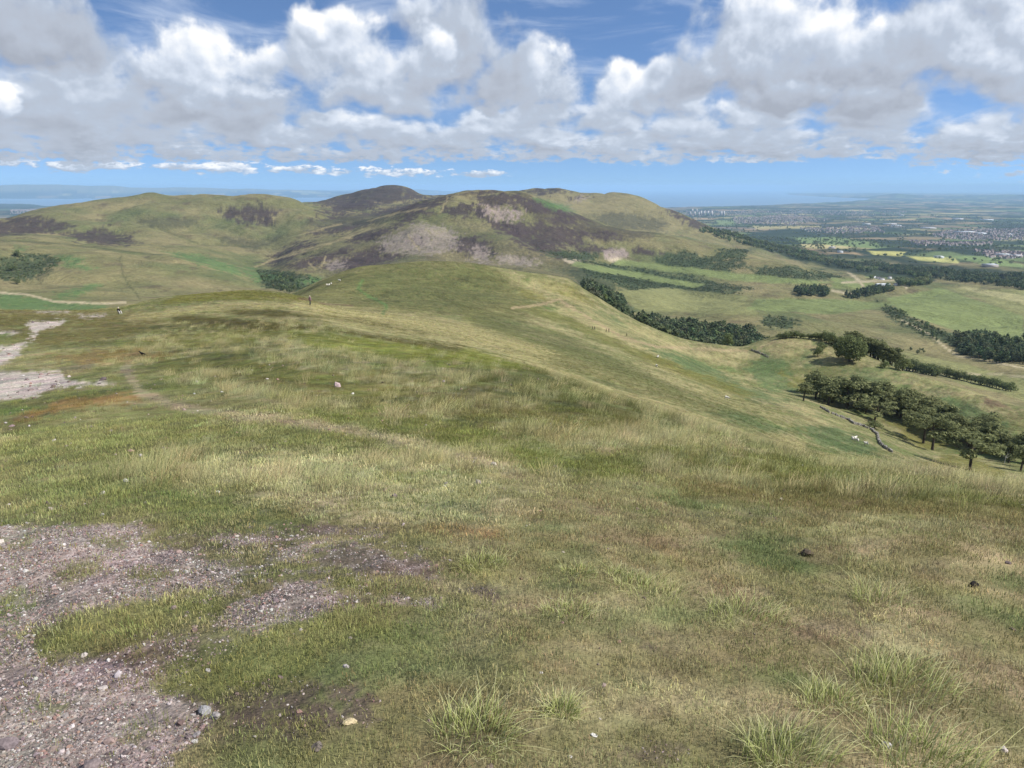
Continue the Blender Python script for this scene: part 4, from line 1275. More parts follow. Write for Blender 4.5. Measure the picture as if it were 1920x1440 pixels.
mx = b.n('ShaderNodeMixShader'); mx.inputs[0].default_value = .3
b.set(mx.inputs[1], d.outputs[0]); b.set(mx.inputs[2], t.outputs[0])
b.set(out.inputs[0], mx.outputs[0])
M_TUSS = m
for i, (px, py, wpx, hh, lab) in enumerate([
        (1690, 1290, 150, .15, 'largest pale-tipped grass tussock on the turf at right'), (1560, 1325, 110, .11, 'green grass tussock left of the largest pale-tipped one'),
        (890, 1375, 150, .12, 'wide pale tussock with blades blown to the right, bottom middle'), (1055, 1335, 60, .10, 'small yellow-green tussock beside the wide bottom one'),
        (1215, 1112, 120, .12, 'pale-topped tussock on the turf beside the worn track'), (1065, 1155, 100, .10, 'bright green tussock near the middle of the turf'),
        (905, 1060, 90, .10, 'straw-tipped tussock above the small peat patch'), (1160, 1080, 50, .08, 'little pale tussock left of the pale-topped one'),
        (1730, 1425, 170, .16, 'long seeding tussock at the bottom right edge'), (1480, 1430, 150, .14, 'broad pale tussock at the bottom edge'),
        (1400, 1165, 150, .11, 'green tussock bank along the worn track'), (1085, 1075, 70, .08, 'low tussock in the row above the turf middle'),
        (1650, 1130, 90, .13, 'thin dry tussock of seed stalks at right')]):
    p, rr1, az1 = hit(px, py)
    dist = math.hypot(rr1, EYE - p.z)
    rad = wpx / F * dist * .42
    v, f, hv_ = blades(int(130 + wpx * 1.8), rad * 1.15, hh * .2, hh * 1.15, .0036, 3, .8, 300 + i, wind=(.25, -.05))
    me = mesh_np('grass_tussock', v, f, M_TUSS, False)
    fattr(me, 'h', hv_)
    link('grass_tussock', me, None, p, label=lab, category='grass tussock', group='grass tussocks on the summit turf')


ORD = ('first second third fourth fifth sixth seventh eighth ninth tenth eleventh twelfth thirteenth fourteenth fifteenth sixteenth seventeenth '
       'eighteenth nineteenth twentieth').split()
# ------------------------------------------------------------------ trees
def tube(V, Fc, pts, rads, n=6):
    """append a tapering tube through pts"""
    base = len(V)
    pts = [Vector(p) for p in pts]
    for i, p in enumerate(pts):
        d = (pts[min(i + 1, len(pts) - 1)] - pts[max(i - 1, 0)]).normalized()
        u = d.orthogonal().normalized()
        w_ = d.cross(u)
        for k_ in range(n):
            an = 6.28318 * k_ / n
            V.append(tuple(p + (u * math.cos(an) + w_ * math.sin(an)) * rads[i]))
    for i in range(len(pts) - 1):
        for k_ in range(n):
            a_, b_ = base + i * n + k_, base + i * n + (k_ + 1) % n
            Fc.append((a_, b_, b_ + n, a_ + n))


def leaves(lobes, n, size, g, flat=.5):
    """quads scattered through the lobes, denser at their skins; returns verts, faces, lightness"""
    vol = np.array([a * b_ * c for (_, (a, b_, c)) in lobes]) ** .7
    pick = g.choice(len(lobes), n, p=vol / vol.sum())
    cen = np.array([l[0] for l in lobes])[pick]
    rad = np.array([l[1] for l in lobes])[pick]
    d = g.normal(size=(n, 3))
    d /= np.linalg.norm(d, axis=1, keepdims=True)
    rr = g.uniform(.45, 1.05, (n, 1)) ** .6
    P = cen + d * rad * rr
    nn = d * .9 + g.normal(size=(n, 3)) * .55 + (0, 0, flat)
    nn /= np.linalg.norm(nn, axis=1, keepdims=True)
    up = g.normal(size=(n, 3))
    u = np.cross(nn, up); u /= np.linalg.norm(u, axis=1, keepdims=True)
    w_ = np.cross(nn, u)
    s_ = size * g.uniform(.6, 1.35, (n, 1))
    asp = g.uniform(.45, 1.0, (n, 1))
    V = np.stack([P - u * s_ - w_ * s_ * asp * .3, P + u * s_ * .3 - w_ * s_ * asp, P + u * s_ + w_ * s_ * asp * .3, P - u * s_ * .3 + w_ * s_ * asp], 1).reshape(-1, 3)
    Fc = np.arange(4 * n).reshape(n, 4)
    return V, Fc, np.repeat(g.random(n), 4)


def foliage_mat(name, lo, hi, tr=.2, inst=False):
    m, b, out = new_mat(name)
    h = b.n('ShaderNodeAttribute', attribute_name='h').outputs['Fac']
    c = b.mix(h, (*[float(v) for v in lo], 1), (*[float(v) for v in hi], 1))
    if inst:
        tn = b.n('ShaderNodeAttribute', attribute_type='INSTANCER', attribute_name='tint').outputs['Color']
        c = b.mix(1.0, c, tn, 'MULTIPLY')
    else:
        rnd = b.n('ShaderNodeObjectInfo').outputs['Random']
        c = b.mix(b.m('MULTIPLY', rnd, .5), c, (0.19, 0.195, 0.088, 1))
    d = b.n('ShaderNodeBsdfDiffuse'); t = b.n('ShaderNodeBsdfTranslucent')
    b.set(d.inputs[0], c); b.set(t.inputs[0], c)
    mx = b.n('ShaderNodeMixShader'); mx.inputs[0].default_value = tr
    b.set(mx.inputs[1], d.outputs[0]); b.set(mx.inputs[2], t.outputs[0])
    b.set(out.inputs[0], mx.outputs[0])
    return m


M_PINE = foliage_mat('pine_needles', (.080, .100, .050), (.33, .345, .160), .4)
M_BROAD = foliage_mat('broad_leaves', (.068, .096, .042), (.25, .29, .12), .4)
M_FAR = foliage_mat('wood_leaves', (.5, .55, .5), (1.7, 1.6, 1.4), .3, True)
M_BARK = plain_mat('bark', (.085, .066, .050), .95, 1.2, .35)
M_DEAD = plain_mat('bleached_wood', (.42, .40, .37), .9, 1.5, .2)


def pine_meshes(seed, flat=False, H=9.0, lean=.12):
    g = np.random.default_rng(seed)
    V, Fc, lobes = [], [], []
    lx, ly = g.normal() * lean, g.normal() * lean
    pts = [(lx * H * t * t + g.normal() * .08 * t, ly * H * t * t, H * t * (.82 if flat else .92)) for t in (0, .2, .4, .6, .8, 1)]
    tube(V, Fc, [(pts[0][0], pts[0][1], -.4)] + pts[1:], [.30, .24, .21, .17, .12, .05], 7)
    nl = 10 if flat else 12
    for i in range(nl):
        t = g.uniform(.42, .85) if flat else g.uniform(.25, .92)
        k_ = min(4, int(t * 5))
        q = Vector(pts[k_]).lerp(Vector(pts[k_ + 1]), t * 5 - k_)
        an = i * 2.4 + g.normal() * .4
        ln = H * (g.uniform(.30, .48) if flat else g.uniform(.16, .30) * (1.25 - t * .7))
        rise = g.uniform(.25, .65) if flat else g.uniform(.1, .35)
        e_ = q + Vector((math.cos(an) * ln, math.sin(an) * ln, ln * rise))
        mid = q.lerp(e_, .5) + Vector((0, 0, -ln * .06))
        tube(V, Fc, [q, mid, e_], [.10, .07, .025], 5)
        lobes.append((tuple(e_), (H * .15, H * .15, H * .07)))
        if flat:
            lobes.append((tuple(q.lerp(e_, .65) + Vector((0, 0, H * .07))), (H * .14, H * .14, H * .06)))
        else:
            lobes.append((tuple(mid + Vector((0, 0, .2))), (H * .12, H * .12, H * .07)))
    topz = pts[-1][2]
    lobes.append(((pts[-1][0], pts[-1][1], topz), (H * .15, H * .15, H * .09)))
    tr = mesh_np('trunk', np.array(V), np.array(Fc), M_BARK)
    v, f, h_ = leaves(lobes, 1300 if flat else 1250, H * .032, g)
    cm = mesh_np('crown', v, f, M_PINE, False)
    fattr(cm, 'h', h_)
    return tr, cm


def broad_meshes(seed, H=9.0, spread=.55, mat=None, n=1000):
    g = np.random.default_rng(seed)
    V, Fc, lobes = [], [], []
    tube(V, Fc, [(0, 0, -.4), (.05 * H * g.normal() * .3, 0, H * .2), (0, 0, H * .5)], [H * .04, H * .03, H * .015], 6)
    for i in range(11):
        an = i * 2.4
        rr = H * spread * g.uniform(.35, .68)
        z = H * g.uniform(.26, .72)
        e_ = (math.cos(an) * rr, math.sin(an) * rr, z)
        tube(V, Fc, [(0, 0, H * g.uniform(.15, .35)), (e_[0] * .5, e_[1] * .5, z * .75), e_], [H * .014, H * .009, H * .004], 4)
        s_ = H * g.uniform(.16, .24)
        lobes.append((e_, (s_, s_, s_ * .85)))
    lobes.append(((0, 0, H * .80), (H * .24, H * .24, H * .20)))
    lobes.append(((0, 0, H * .5), (H * .32, H * .32, H * .3)))
    tr = mesh_np('trunk', np.array(V), np.array(Fc), M_BARK)
    v, f, h_ = leaves(lobes, n, H * .038, g, .3)
    cm = mesh_np('crown', v, f, mat or M_BROAD, False)
    fattr(cm, 'h', h_)
    return tr, cm


def round_meshes(seed, H=9.0):
    g = np.random.default_rng(seed)
    V, Fc = [], []
    tube(V, Fc, [(0, 0, -.4), (0, 0, H * .25), (0, 0, H * .6)], [.4, .32, .15], 6)
    lobes = [((0, 0, H * .5), (H * .44, H * .44, H * .40))]
    for i in range(26):
        an, z = i * 2.4, 1 - 1.75 * (i + .5) / 26
        q = math.sqrt(max(0, 1 - z * z))
        s_ = H * g.uniform(.13, .19)
        lobes.append(((math.cos(an) * q * H * .42, math.sin(an) * q * H * .42, H * .5 + z * H * .38), (s_, s_, s_ * .85)))
        tube(V, Fc, [(0, 0, H * .3), lobes[-1][0]], [.08, .03], 4)
    tr = mesh_np('trunk', np.array(V), np.array(Fc), M_BARK)
    v, f, h_ = leaves(lobes, 4200, H * .030, g, .3)
    cm = mesh_np('crown', v, f, M_BROAD, False)
    fattr(cm, 'h', h_)
    return tr, cm


PINES = [pine_meshes(s, False) for s in range(5)]
FLATS = [pine_meshes(30 + s, True, 9.0, .06) for s in range(4)]
BROADS = [broad_meshes(60 + s) for s in range(4)]


def tree(name, kinds, p, h, label, group=None, wide=1.0, rot=None, only=None):
    tr, cm = kinds[random.randrange(len(kinds)) if only is None else only]
    e_ = bpy.data.objects.new(name, None)
    COL.objects.link(e_)
    e_.location = p
    e_.empty_display_size = .5
    e_.rotation_euler = (0, 0, random.uniform(0, 6.283) if rot is None else rot)
    k_ = h / 9.0
    e_.scale = (k_ * wide, k_ * wide, k_)
    e_['label'] = label
    e_['category'] = 'tree'
    if group:
        e_['group'] = group
    for nm, me in (('trunk', tr), ('crown', cm)):
        link(nm, me, e_)
    return e_


def mpp(p):
    """metres per photo pixel at p"""
    return math.sqrt(p.x ** 2 + p.y ** 2 + (p.z - EYE) ** 2) / F


# pines in the belt behind the broken wall
belt = [(1512, 752), (1540, 755), (1560, 762), (1585, 765), (1604, 768), (1630, 773), (1655, 780), (1682, 785), (1706, 791), (1730, 800), (1752, 810), (1772, 818), (1798, 828), (1822, 837), (1848, 846), (1870, 856), (1892, 868), (1914, 882)]
for j in range(3):
    for q_, (px, py) in enumerate(belt):
        x_ = px + random.uniform(-8, 8)
        y_ = py - j * 7 + random.uniform(-3, 3)
        if j and px < 1520:
            x_ += 14
        p, r_, a_ = hit(x_, y_, 225, 420)
        hpx = 41 + random.uniform(-9, 9)
        tree('pine_tree', PINES, p, max(6.0, hpx * mpp(p) * 1.02), ('%s pine from the left along the front edge of the pine belt' % ORD[q_]) if j == 0 else 'dark pine crowded behind the front trees of the pine belt', 'pines in the belt beyond the wall', random.uniform(1.15, 1.55))
for i, (px, py, hpx, wd, lab, only) in enumerate([
        (1640, 790, 36, 1.7, 'low flat-topped pine standing just above the broken wall', 0), (1731, 831, 54, 1.3, 'left one of two spreading pines in front of the belt', 1),
        (1748, 844, 64, 1.2, 'right one of two spreading pines in front of the belt', 2), (1818, 881, 66, 1.3, 'lone spreading pine nearest the viewer with bare trunk', 3)]):
    p, r_, a_ = hit(px, py, 190, 330)
    tree('pine_tree', FLATS, p, hpx * mpp(p), lab, None, wd, i * 1.3, only)
p, r_, a_ = hit(1640, 803, 190, 330)
tree('bush', BROADS, p, 14 * mpp(p), 'low dark bush under the flat-topped pine', None, 2.0)['category'] = 'bush'
# the knoll beyond: a big round tree, single trees and a conifer shelter belt
p, r_, a_ = hit(1592, 678, 330, 520)
tree('round_tree', [round_meshes(77)], p, 46 * mpp(p), 'big round dark tree on the far knoll', None, 1.1)
for (px, py, hpx, wd, lab) in [(1533, 668, 20, .9, 'small tree left of the big round tree'), (1540, 655, 13, 1.6, 'flat spreading tree above the small tree on the knoll'),
                               (1658, 690, 14, 1.3, 'low bushy tree at the foot of the shelter belt'), (1692, 695, 26, 1.2, 'lone tree right of the shelter belt casting a shadow'), (1364, 648, 24, 1.0, 'pale green tree in front of the shaded wood')]:
    p, r_, a_ = hit(px, py, 330, 620)
    tree('hill_tree', BROADS, p, hpx * mpp(p), lab, None, wd)
for i in range(34):
    t_ = i / 33
    px, py = 1600 + 78 * t_ + random.uniform(-5, 5), 650 + 34 * t_ - random.uniform(0, 9)
    p, r_, a_ = hit(px, py, 400, 700)
    tree('shelter_tree', PINES, p, random.uniform(26, 34) * mpp(p), 'conifer packed in the shelter belt behind the round tree', 'conifers of the shelter belt', 1.1)
for i in range(16):
    t_ = i / 15
    px, py = 1545 + 80 * t_ + random.uniform(-2, 2), 640 + 24 * t_ + random.uniform(-2, 2)
    p, r_, a_ = hit(px, py, 400, 800)
    tree('ridge_tree', BROADS, p, random.uniform(14, 22) * mpp(p), '%s dark tree from the left in the row above the big round tree' % ORD[i], 'trees above the round tree', 1.1)
for i in range(14):
    px = 1462 + 84 * i / 13 + random.uniform(-3, 3)
    p, r_, a_ = hit(px, 633 + abs(px - 1490) * .08, 440, 560)
    tree('crest_tree', BROADS, p, random.uniform(9, 15) * mpp(p), '%s small tree from the left along the crest of the far knoll' % ORD[i], 'trees along the far crest', 1.3)
for i in range(13):
    t_ = i / 12
    p, r_, a_ = hit(1698 + 56 * t_ + random.uniform(-2, 2), 694 + 12 * t_, 400, 900)
    tree('hedge_tree', BROADS, p, random.uniform(17, 24) * mpp(p), '%s bushy tree from the left in the short row below the shelter belt' % ORD[i], 'short row below the shelter belt', 1.3)
for i in range(20):
    t_ = i / 19
    p, r_, a_ = hit(1766 + 128 * t_ + random.uniform(-2, 2), 704 + 30 * t_, 560, 1000)
    tree('line_tree', BROADS, p, random.uniform(12, 17) * mpp(p), '%s small tree from the left in the long thin line by the pale field' % ORD[i], 'long line of field trees', 1.2)
for i, (px, py) in enumerate([(32, 533), (23, 508), (33, 481)]):
    p, r_, a_ = hit(px, py, 1000, 1900)
    tree('valley_tree', BROADS, p, 11 * mpp(p), ('dark tree below the gorse patch in the left valley', 'dark tree inside the gorse patch', 'dark tree above the gorse patch')[i], None, 1.3)
# a bleached dead tree among the pines
V, Fc = [], []
tube(V, Fc, [(0, 0, -.2), (.1, 0, 1.4), (.05, 0, 2.6)], [.12, .09, .06])
for (ex_, ey_, ez_) in ((1.2, .2, 3.6), (-1.0, .1, 3.1), (.4, -.3, 4.3), (1.4, 0, 2.7)):
    tube(V, Fc, [(.05, 0, 2.0), (ex_ * .5, ey_, ez_ * .75), (ex_, ey_, ez_)], [.07, .05, .02], 5)
p, r_, a_ = hit(1883, 869, 190, 330)
link('dead_tree', mesh_np('dead_tree', np.array(V), np.array(Fc), M_DEAD), None, p, label='bleached white dead tree in front of the pine belt', category='tree')

# woods, scrub and town too far off to count
AREA = (RR * RR) * np.gradient(LR)[:, None] * np.gradient(AZR)[None]


def in_poly(poly, r0, r1, dens_m2, cap=4000, visible=True, warp=6):
    rows = (RR > r0) & (RR < r1) & (PX > -60) & (PX < 1990)
    P = np.array(poly, float)
    rows &= (PX > P[:, 0].min()) & (PX < P[:, 0].max()) & (PY > P[:, 1].min()) & (PY < P[:, 1].max())
    ii, jj = np.where(rows)
    if not len(ii):
        return np.zeros(0), np.zeros(0)
    ok = (sdist(PX[ii, jj], PY[ii, jj], poly) > 0) & (OPEN[ii, jj] < .4)
    ii, jj = ii[ok], jj[ok]
    if not len(ii):
        return np.zeros(0), np.zeros(0)
    w_ = AREA[ii, jj]
    n = int(min(cap, w_.sum() * dens_m2))
    if n < 1:
        return np.zeros(0), np.zeros(0)
    q = rng.choice(len(ii), n, p=w_ / w_.sum())
    ii, jj = ii[q], jj[q]
    lr = LR[ii] + rng.uniform(-.5, .5, n) * np.gradient(LR)[ii]
    return np.exp(lr), AZ[jj] + rng.uniform(-.5, .5, n) * np.gradient(AZ)[jj]


def blob_mesh(name, seed, cone_=False, n=170):
    g = np.random.default_rng(seed)
    if cone_:
        lobes = [((0, 0, .25 + .62 * t), (.24 * (1.15 - t), .24 * (1.15 - t), .12)) for t in (0, .2, .4, .6, .8, 1.0)]
    else:
        lobes = [((g.normal() * .13, g.normal() * .13, g.uniform(.35, .72)), (.2, .2, .18)) for _ in range(6)] + [((0, 0, .5), (.3, .3, .36))]
    v, f, h_ = leaves(lobes, n, .075, g, .3)
    V, Fc = [], []
    tube(V, Fc, [(0, 0, -.05), (0, 0, .5)], [.03, .02], 4)
    f2 = np.array(Fc) + len(v)
    me = mesh_np(name, np.concatenate([v, np.array(V)]), np.concatenate([f, f2]), M_FAR, False)
    fattr(me, 'h', np.concatenate([h_, np.zeros(len(V))]))
    return me


WOODS = [blob_mesh('wood_tree', 500 + s) for s in range(4)] + [blob_mesh('wood_conifer', 510 + s, True) for s in range(3)]
WP, WS, WI, WT = [], [], [], []


def add_wood(ra, h, kinds, col, wide=1.0):
    r, a = ra
    n = len(r)
    if not n:
        return
    WP.append(place(r, a))
    hh = h * rng.uniform(.5, 1.3, n)
    WS.append(np.stack([hh * wide * rng.uniform(.9, 1.3, n), hh * wide * rng.uniform(.9, 1.3, n), hh], -1))
    WI.append(rng.choice(kinds, n))
    WT.append(jitter(np.broadcast_to(np.asarray(col), (n, 3)), n, .18, .06))


DK, MDG, OLV = (.098, .124, .072), (.130, .158, .082), (.13, .145, .08)
# the shaded wood in the dip behind the saddle
for (px0_, px1_, r0, r1, n) in ((1195, 1440, 640, 800, 300), (1090, 1180, 560, 800, 260)):
    a0, a1 = az_el(px0_, 600)[0], az_el(px1_, 600)[0]
    r, a = rng.uniform(r0, r1, n), rng.uniform(a0, a1, n)
    add_wood((r, a), 17 if px0_ != 1090 else 14, [0, 1, 2, 4, 5], DK, .9)
for q, r0, r1, d_, h_, kinds, col in [
        ([(1195, 600), (1250, 610), (1345, 616), (1425, 634), (1440, 652), (1400, 662), (1300, 655), (1210, 618)], 760, 1200, .022, 13, [0, 1, 2, 3, 4], DK),
        ([(1790, 640), (1850, 632), (1940, 640), (1940, 690), (1860, 680), (1800, 668)], 900, 1600, .02, 13, [0, 1, 2, 4, 5], DK), ([(1490, 545), (1520, 541), (1552, 548), (1550, 556), (1492, 554)], 1500, 2400, .02, 15, [4, 5, 0], DK),
        ([(1582, 556), (1665, 540), (1674, 546), (1600, 562)], 1500, 2400, .02, 15, [4, 5, 0], DK), ([(1860, 568), (1940, 565), (1940, 596), (1900, 590)], 1300, 2300, .015, 14, [0, 1, 2], DK),
        ([(1672, 524), (1740, 518), (1745, 534), (1690, 538)], 1800, 3000, .014, 15, [0, 1, 2, 3], MDG), ([(1625, 518), (1670, 518), (1665, 524), (1630, 524)], 1800, 3000, .012, 13, [0, 1, 2, 3], MDG),
        ([(1300, 428), (1370, 436), (1440, 452), (1520, 476), (1600, 500), (1700, 512), (1745, 524), (1700, 526), (1600, 508), (1520, 492), (1440, 470), (1340, 446)], 2300, 4600, .006, 17, [0, 1, 2, 3, 4], MDG),
        ([(1540, 490), (1640, 496), (1800, 512), (1940, 522), (1940, 545), (1800, 530), (1640, 508)], 2200, 4400, .0045, 16, [0, 1, 2, 3, 4], DK),
        ([(1690, 650), (1740, 660), (1790, 690), (1740, 680)], 700, 1500, .006, 6, [0, 1], MDG), ([(1640, 560), (1700, 590), (1790, 640), (1760, 645), (1690, 605)], 900, 1900, .004, 7, [0, 1, 2], MDG),
        ([(1090, 536), (1130, 538), (1175, 575), (1150, 580), (1100, 555)], 900, 1900, .012, 14, [0, 4, 5, 6], DK), ([(480, 510), (530, 512), (570, 535), (545, 552), (500, 535)], 1000, 1700, .004, 7, [0, 1, 2], MDG)]:
    add_wood(in_poly(q, r0, r1, d_, 1500), h_, kinds, col)
# hedgerow trees and copses over the plain
rows = (pl > .5) & (RR < 15000) & (PX > -40) & (PX < 1960) & (sea_m < .1)
ii, jj = np.where(rows & ((np.minimum(ex, ey) < .05) | (woody > .6)))
w_ = AREA[ii, jj] / (RR[ii, 0] ** 1.3)
q = rng.choice(len(ii), 9000, p=w_ / w_.sum())
add_wood((np.exp(LR[ii[q]] + rng.uniform(-.5, .5, 9000) * np.gradient(LR)[ii[q]]), AZ[jj[q]] + rng.uniform(-.04, .04, 9000)), 15, [0, 1, 2, 3], MDG, 1.3)
nw = sum(len(x) for x in WI)
scatter('woods', np.concatenate(WP), spin(nw, .03), np.concatenate(WS), np.concatenate(WI), np.concatenate(WT), WOODS,
        kind='stuff', label='far woods and hedgerow trees over valley and plain', category='woods')
WP, WS, WI, WT = [], [], [], []
for i, q in enumerate(SCRUB_POLY):
    add_wood(in_poly(q, 700, 4200, .022, 2600), 2.1, [0, 1, 2, 3], DK if i % 3 else MDG, 1.9)
nw = sum(len(x) for x in WI)
scatter('scrub', np.concatenate(WP), spin(nw, .05), np.concatenate(WS), np.concatenate(WI), np.concatenate(WT), WOODS,
        kind='stuff', label='dark gorse scrub patches on the lower hillsides', category='scrub')

# ------------------------------------------------------------------ broken dry stone walls
M_WALL = plain_mat('wall_stone', lin((158, 152, 142)) * .75, .95, .9, .4)


def wall(line, r0, r1, label, hgt=.72, gap=.30):
    pts = []
    P = [hit(px, py, r0, r1)[0] for px, py in line]
    g = np.random.default_rng(len(line))
    bm = bmesh.new()
    for a_, b_ in zip(P[:-1], P[1:]):
        ln = (b_ - a_).length
        n = max(1, int(ln / .42))
        for k_ in range(n):
            if g.random() < gap:
                continue
            c = a_.lerp(b_, (k_ + .5) / n)
            rr1, az1 = math.hypot(c.x, c.y), math.degrees(math.atan2(c.x, c.y))
            z0 = float(ground(r=rr1, az=az1))
            hh = hgt * g.uniform(.5, 1.1)
            z = -.1
            while z < hh:
                hs = g.uniform(.2, .34)
                for sd_ in (-.16, .16):
                    r_ = bmesh.ops.create_cube(bm, size=1.0)
                    mt = (Matrix.Translation((c.x + g.normal() * .05, c.y + sd_ + g.normal() * .05, z0 + z + hs / 2)) @ Matrix.Rotation(math.atan2(b_.y - a_.y, b_.x - a_.x) + g.normal() * .15, 4, 'Z')
                          @ Matrix.Rotation(g.normal() * .12, 4, 'X') @ Matrix.Diagonal((g.uniform(.34, .52), g.uniform(.26, .4), hs, 1)))
                    bmesh.ops.transform(bm, matrix=mt, verts=r_['verts'])
                z += hs
    e_ = bpy.data.objects.new('dry_stone_wall', None)
    COL.objects.link(e_)
    e_['label'], e_['category'], e_['kind'] = label, 'wall', 'thing'
    me = bpy.data.meshes.new('stones')
    bm.to_mesh(me)
    bm.free()
    me.materials.append(M_WALL)
    link('stones', me, e_, None, kind='stuff')
    return e_


wall([(1537, 764), (1554, 774), (1572, 781), (1590, 788), (1600, 795), (1618, 800), (1636, 808), (1645, 816), (1647, 826), (1650, 834), (1660, 842), (1672, 850)], 200, 330, 'broken grey stone wall winding down before the pines')
wall([(1408, 657), (1420, 661), (1432, 666), (1442, 671)], 330, 520, 'short broken wall on the grassy saddle', .9)
for i, (px, py) in enumerate(((1880, 871), (1893, 877), (1840, 852))):
    p, r_, a_ = hit(px, py, 190, 330)
    V, Fc = [], []
    tube(V, Fc, [(0, 0, -.3), (.02, 0, .6), (.03, .01, 1.15)], [.07, .065, .06], 6)
    Fc2 = [list(f) for f in Fc] + [[12, 13, 14, 15], [12, 15, 16, 17]]
    me = bpy.data.meshes.new('fence_post')
    me.from_pydata(V, [], Fc2)
    me.materials.append(M_BARK)
    link('fence_post', me, None, p, label=('wooden fence post below the dead white tree', 'wooden fence post right of the dead white tree', 'wooden fence post left of the dead white tree')[i], category='post', group='fence posts by the pine belt')

# ------------------------------------------------------------------ buildings
M_WHITE = plain_mat('white_render', (.72, .71, .69), .8)
M_SHED = plain_mat('pale_sheet_roof', (.58, .60, .62), .6)
M_ROOF = plain_mat('slate_roof', (.13, .12, .125), .8)
M_BRICK = plain_mat('harled_wall', (.48, .42, .38), .9)
M_TOWER = plain_mat('tower_concrete', (.46, .43, .41), .85)
M_GLASS = plain_mat('dark_window', (.04, .05, .06), .3)


def box_mesh(name, x0, x1, y0, y1, z0, z1, mat):
    v = np.array([(x, y, z) for z in (z0, z1) for y in (y0, y1) for x in (x0, x1)], float)
    f = np.array([(0, 2, 3, 1), (4, 5, 7, 6), (0, 1, 5, 4), (2, 6, 7, 3), (0, 4, 6, 2), (1, 3, 7, 5)])
    return mesh_np(name, v, f, mat, False)


def gable_mesh(name, w_, d_, z0, rise, mat, over_=.4):
    a_, b_ = w_ / 2 + over_, d_ / 2 + over_
    v = np.array([(-a_, -b_, z0), (a_, -b_, z0), (a_, b_, z0), (-a_, b_, z0), (-a_, 0, z0 + rise), (a_, 0, z0 + rise)], float)
    me = bpy.data.meshes.new(name)
    me.from_pydata([tuple(q) for q in v], [], [(0, 1, 5, 4), (2, 3, 4, 5), (0, 4, 3), (1, 2, 5), (0, 3, 2, 1)])
    me.materials.append(mat)
    return me


def building(name, px, py, r0, r1, w_, d_, h_, rot, label, wm, rm, rise=None, group=None, cat='building', windows=0):
    p, r_, a_ = hit(px, py, r0, r1)
    e_ = bpy.data.objects.new(name, None)
    COL.objects.link(e_)
    e_.location = p
    e_.rotation_euler = (0, 0, rot)
    e_['label'] = label
    e_['category'] = cat
    if group:
        e_['group'] = group
    link('wall', box_mesh('wall', -w_ / 2, w_ / 2, -d_ / 2, d_ / 2, -2, h_, wm), e_)
    if rise:
        link('roof', gable_mesh('roof', w_, d_, h_ + .003, rise, rm), e_)
    else:
        link('roof', box_mesh('roof', -w_ / 2 - .3, w_ / 2 + .3, -d_ / 2 - .3, d_ / 2 + .3, h_ + .01, h_ + 1.2, rm), e_)
    for k_ in range(windows):
        z = 3 + k_ * (h_ - 6) / max(1, windows)
        link('window', box_mesh('window', -w_ * .42, w_ * .42, -d_ / 2 - .15, -d_ / 2 - .02, z, z + (h_ - 6) / windows * .5, M_GLASS), e_)
    return e_


building('farm_shed', 1655, 536, 1700, 3000, 34, 14, 4.5, .05, 'long white shed beside the farm trees', M_WHITE, M_SHED, 2.2, cat='shed')
for i, (px, py, w_, d_, h_, lab) in enumerate([(1653, 525, 15, 8, 4.5, 'white farmhouse behind the long white shed'), (1668, 523, 9, 8, 6, 'small white house right of the farmhouse'), (1646, 523, 12, 7, 4, 'low white outbuilding left of the farmhouse'),
                                               (1679, 535, 7, 6, 4, 'little cream hut right of the long white shed'), (1636, 521, 18, 7, 3, 'pale low building by the car park')]):
    building('farmhouse', px, py, 1700, 3200, w_, d_, h_, .1 * i - .2, lab, M_WHITE, M_ROOF if i != 4 else M_SHED, 2.5, cat='house')
for i, (px, py, hpx) in enumerate([(1294, 404, 7), (1298, 398, 6), (1302, 404, 7), (1306, 398, 6), (1310, 404.5, 6), (1314, 404, 8), (1320, 404, 8), (1327, 404, 8), (1334, 404, 8), (1352, 404.5, 8), (1357, 404.5, 8)]):
    p, r_, a_ = hit(px, py, 6000, 16000)
    hh = hpx * mpp(p)
    building('tower_block', px, py, 6000, 16000, hh * .42, hh * .3, hh, .3 * (i % 3), '%s pale tower block from the left in the distant city' % ORD[i], M_TOWER, M_ROOF, None, 'tower blocks of the far city', 'tower')
for i, (px, py, wp) in enumerate(sorted([(1625, 421, 18), (1668, 421, 30), (1680, 424, 22), (1740, 429, 34), (1810, 437, 46), (1835, 439, 30), (1880, 480, 30), (1905, 482, 24), (1796, 411, 22), (1850, 413, 26), (1690, 404, 10), (1560, 466, 14), (1575, 474, 12), (1856, 500, 30), (1890, 441, 24), (1500, 394, 12), (1535, 393, 6), (1760, 484, 20)])):
    p, r_, a_ = hit(px, py, 2600, 16000)
    ww = wp * mpp(p) * .62
    building('warehouse', px, py, 2600, 16000, ww, ww * .5 + 10, 8 + ww * .03, -.1 + .05 * (i % 4), '%s pale flat-roofed warehouse from the left out on the plain' % ORD[i], M_BRICK if i % 3 == 2 else M_SHED, M_SHED, None, 'pale warehouses of the plain', 'warehouse')

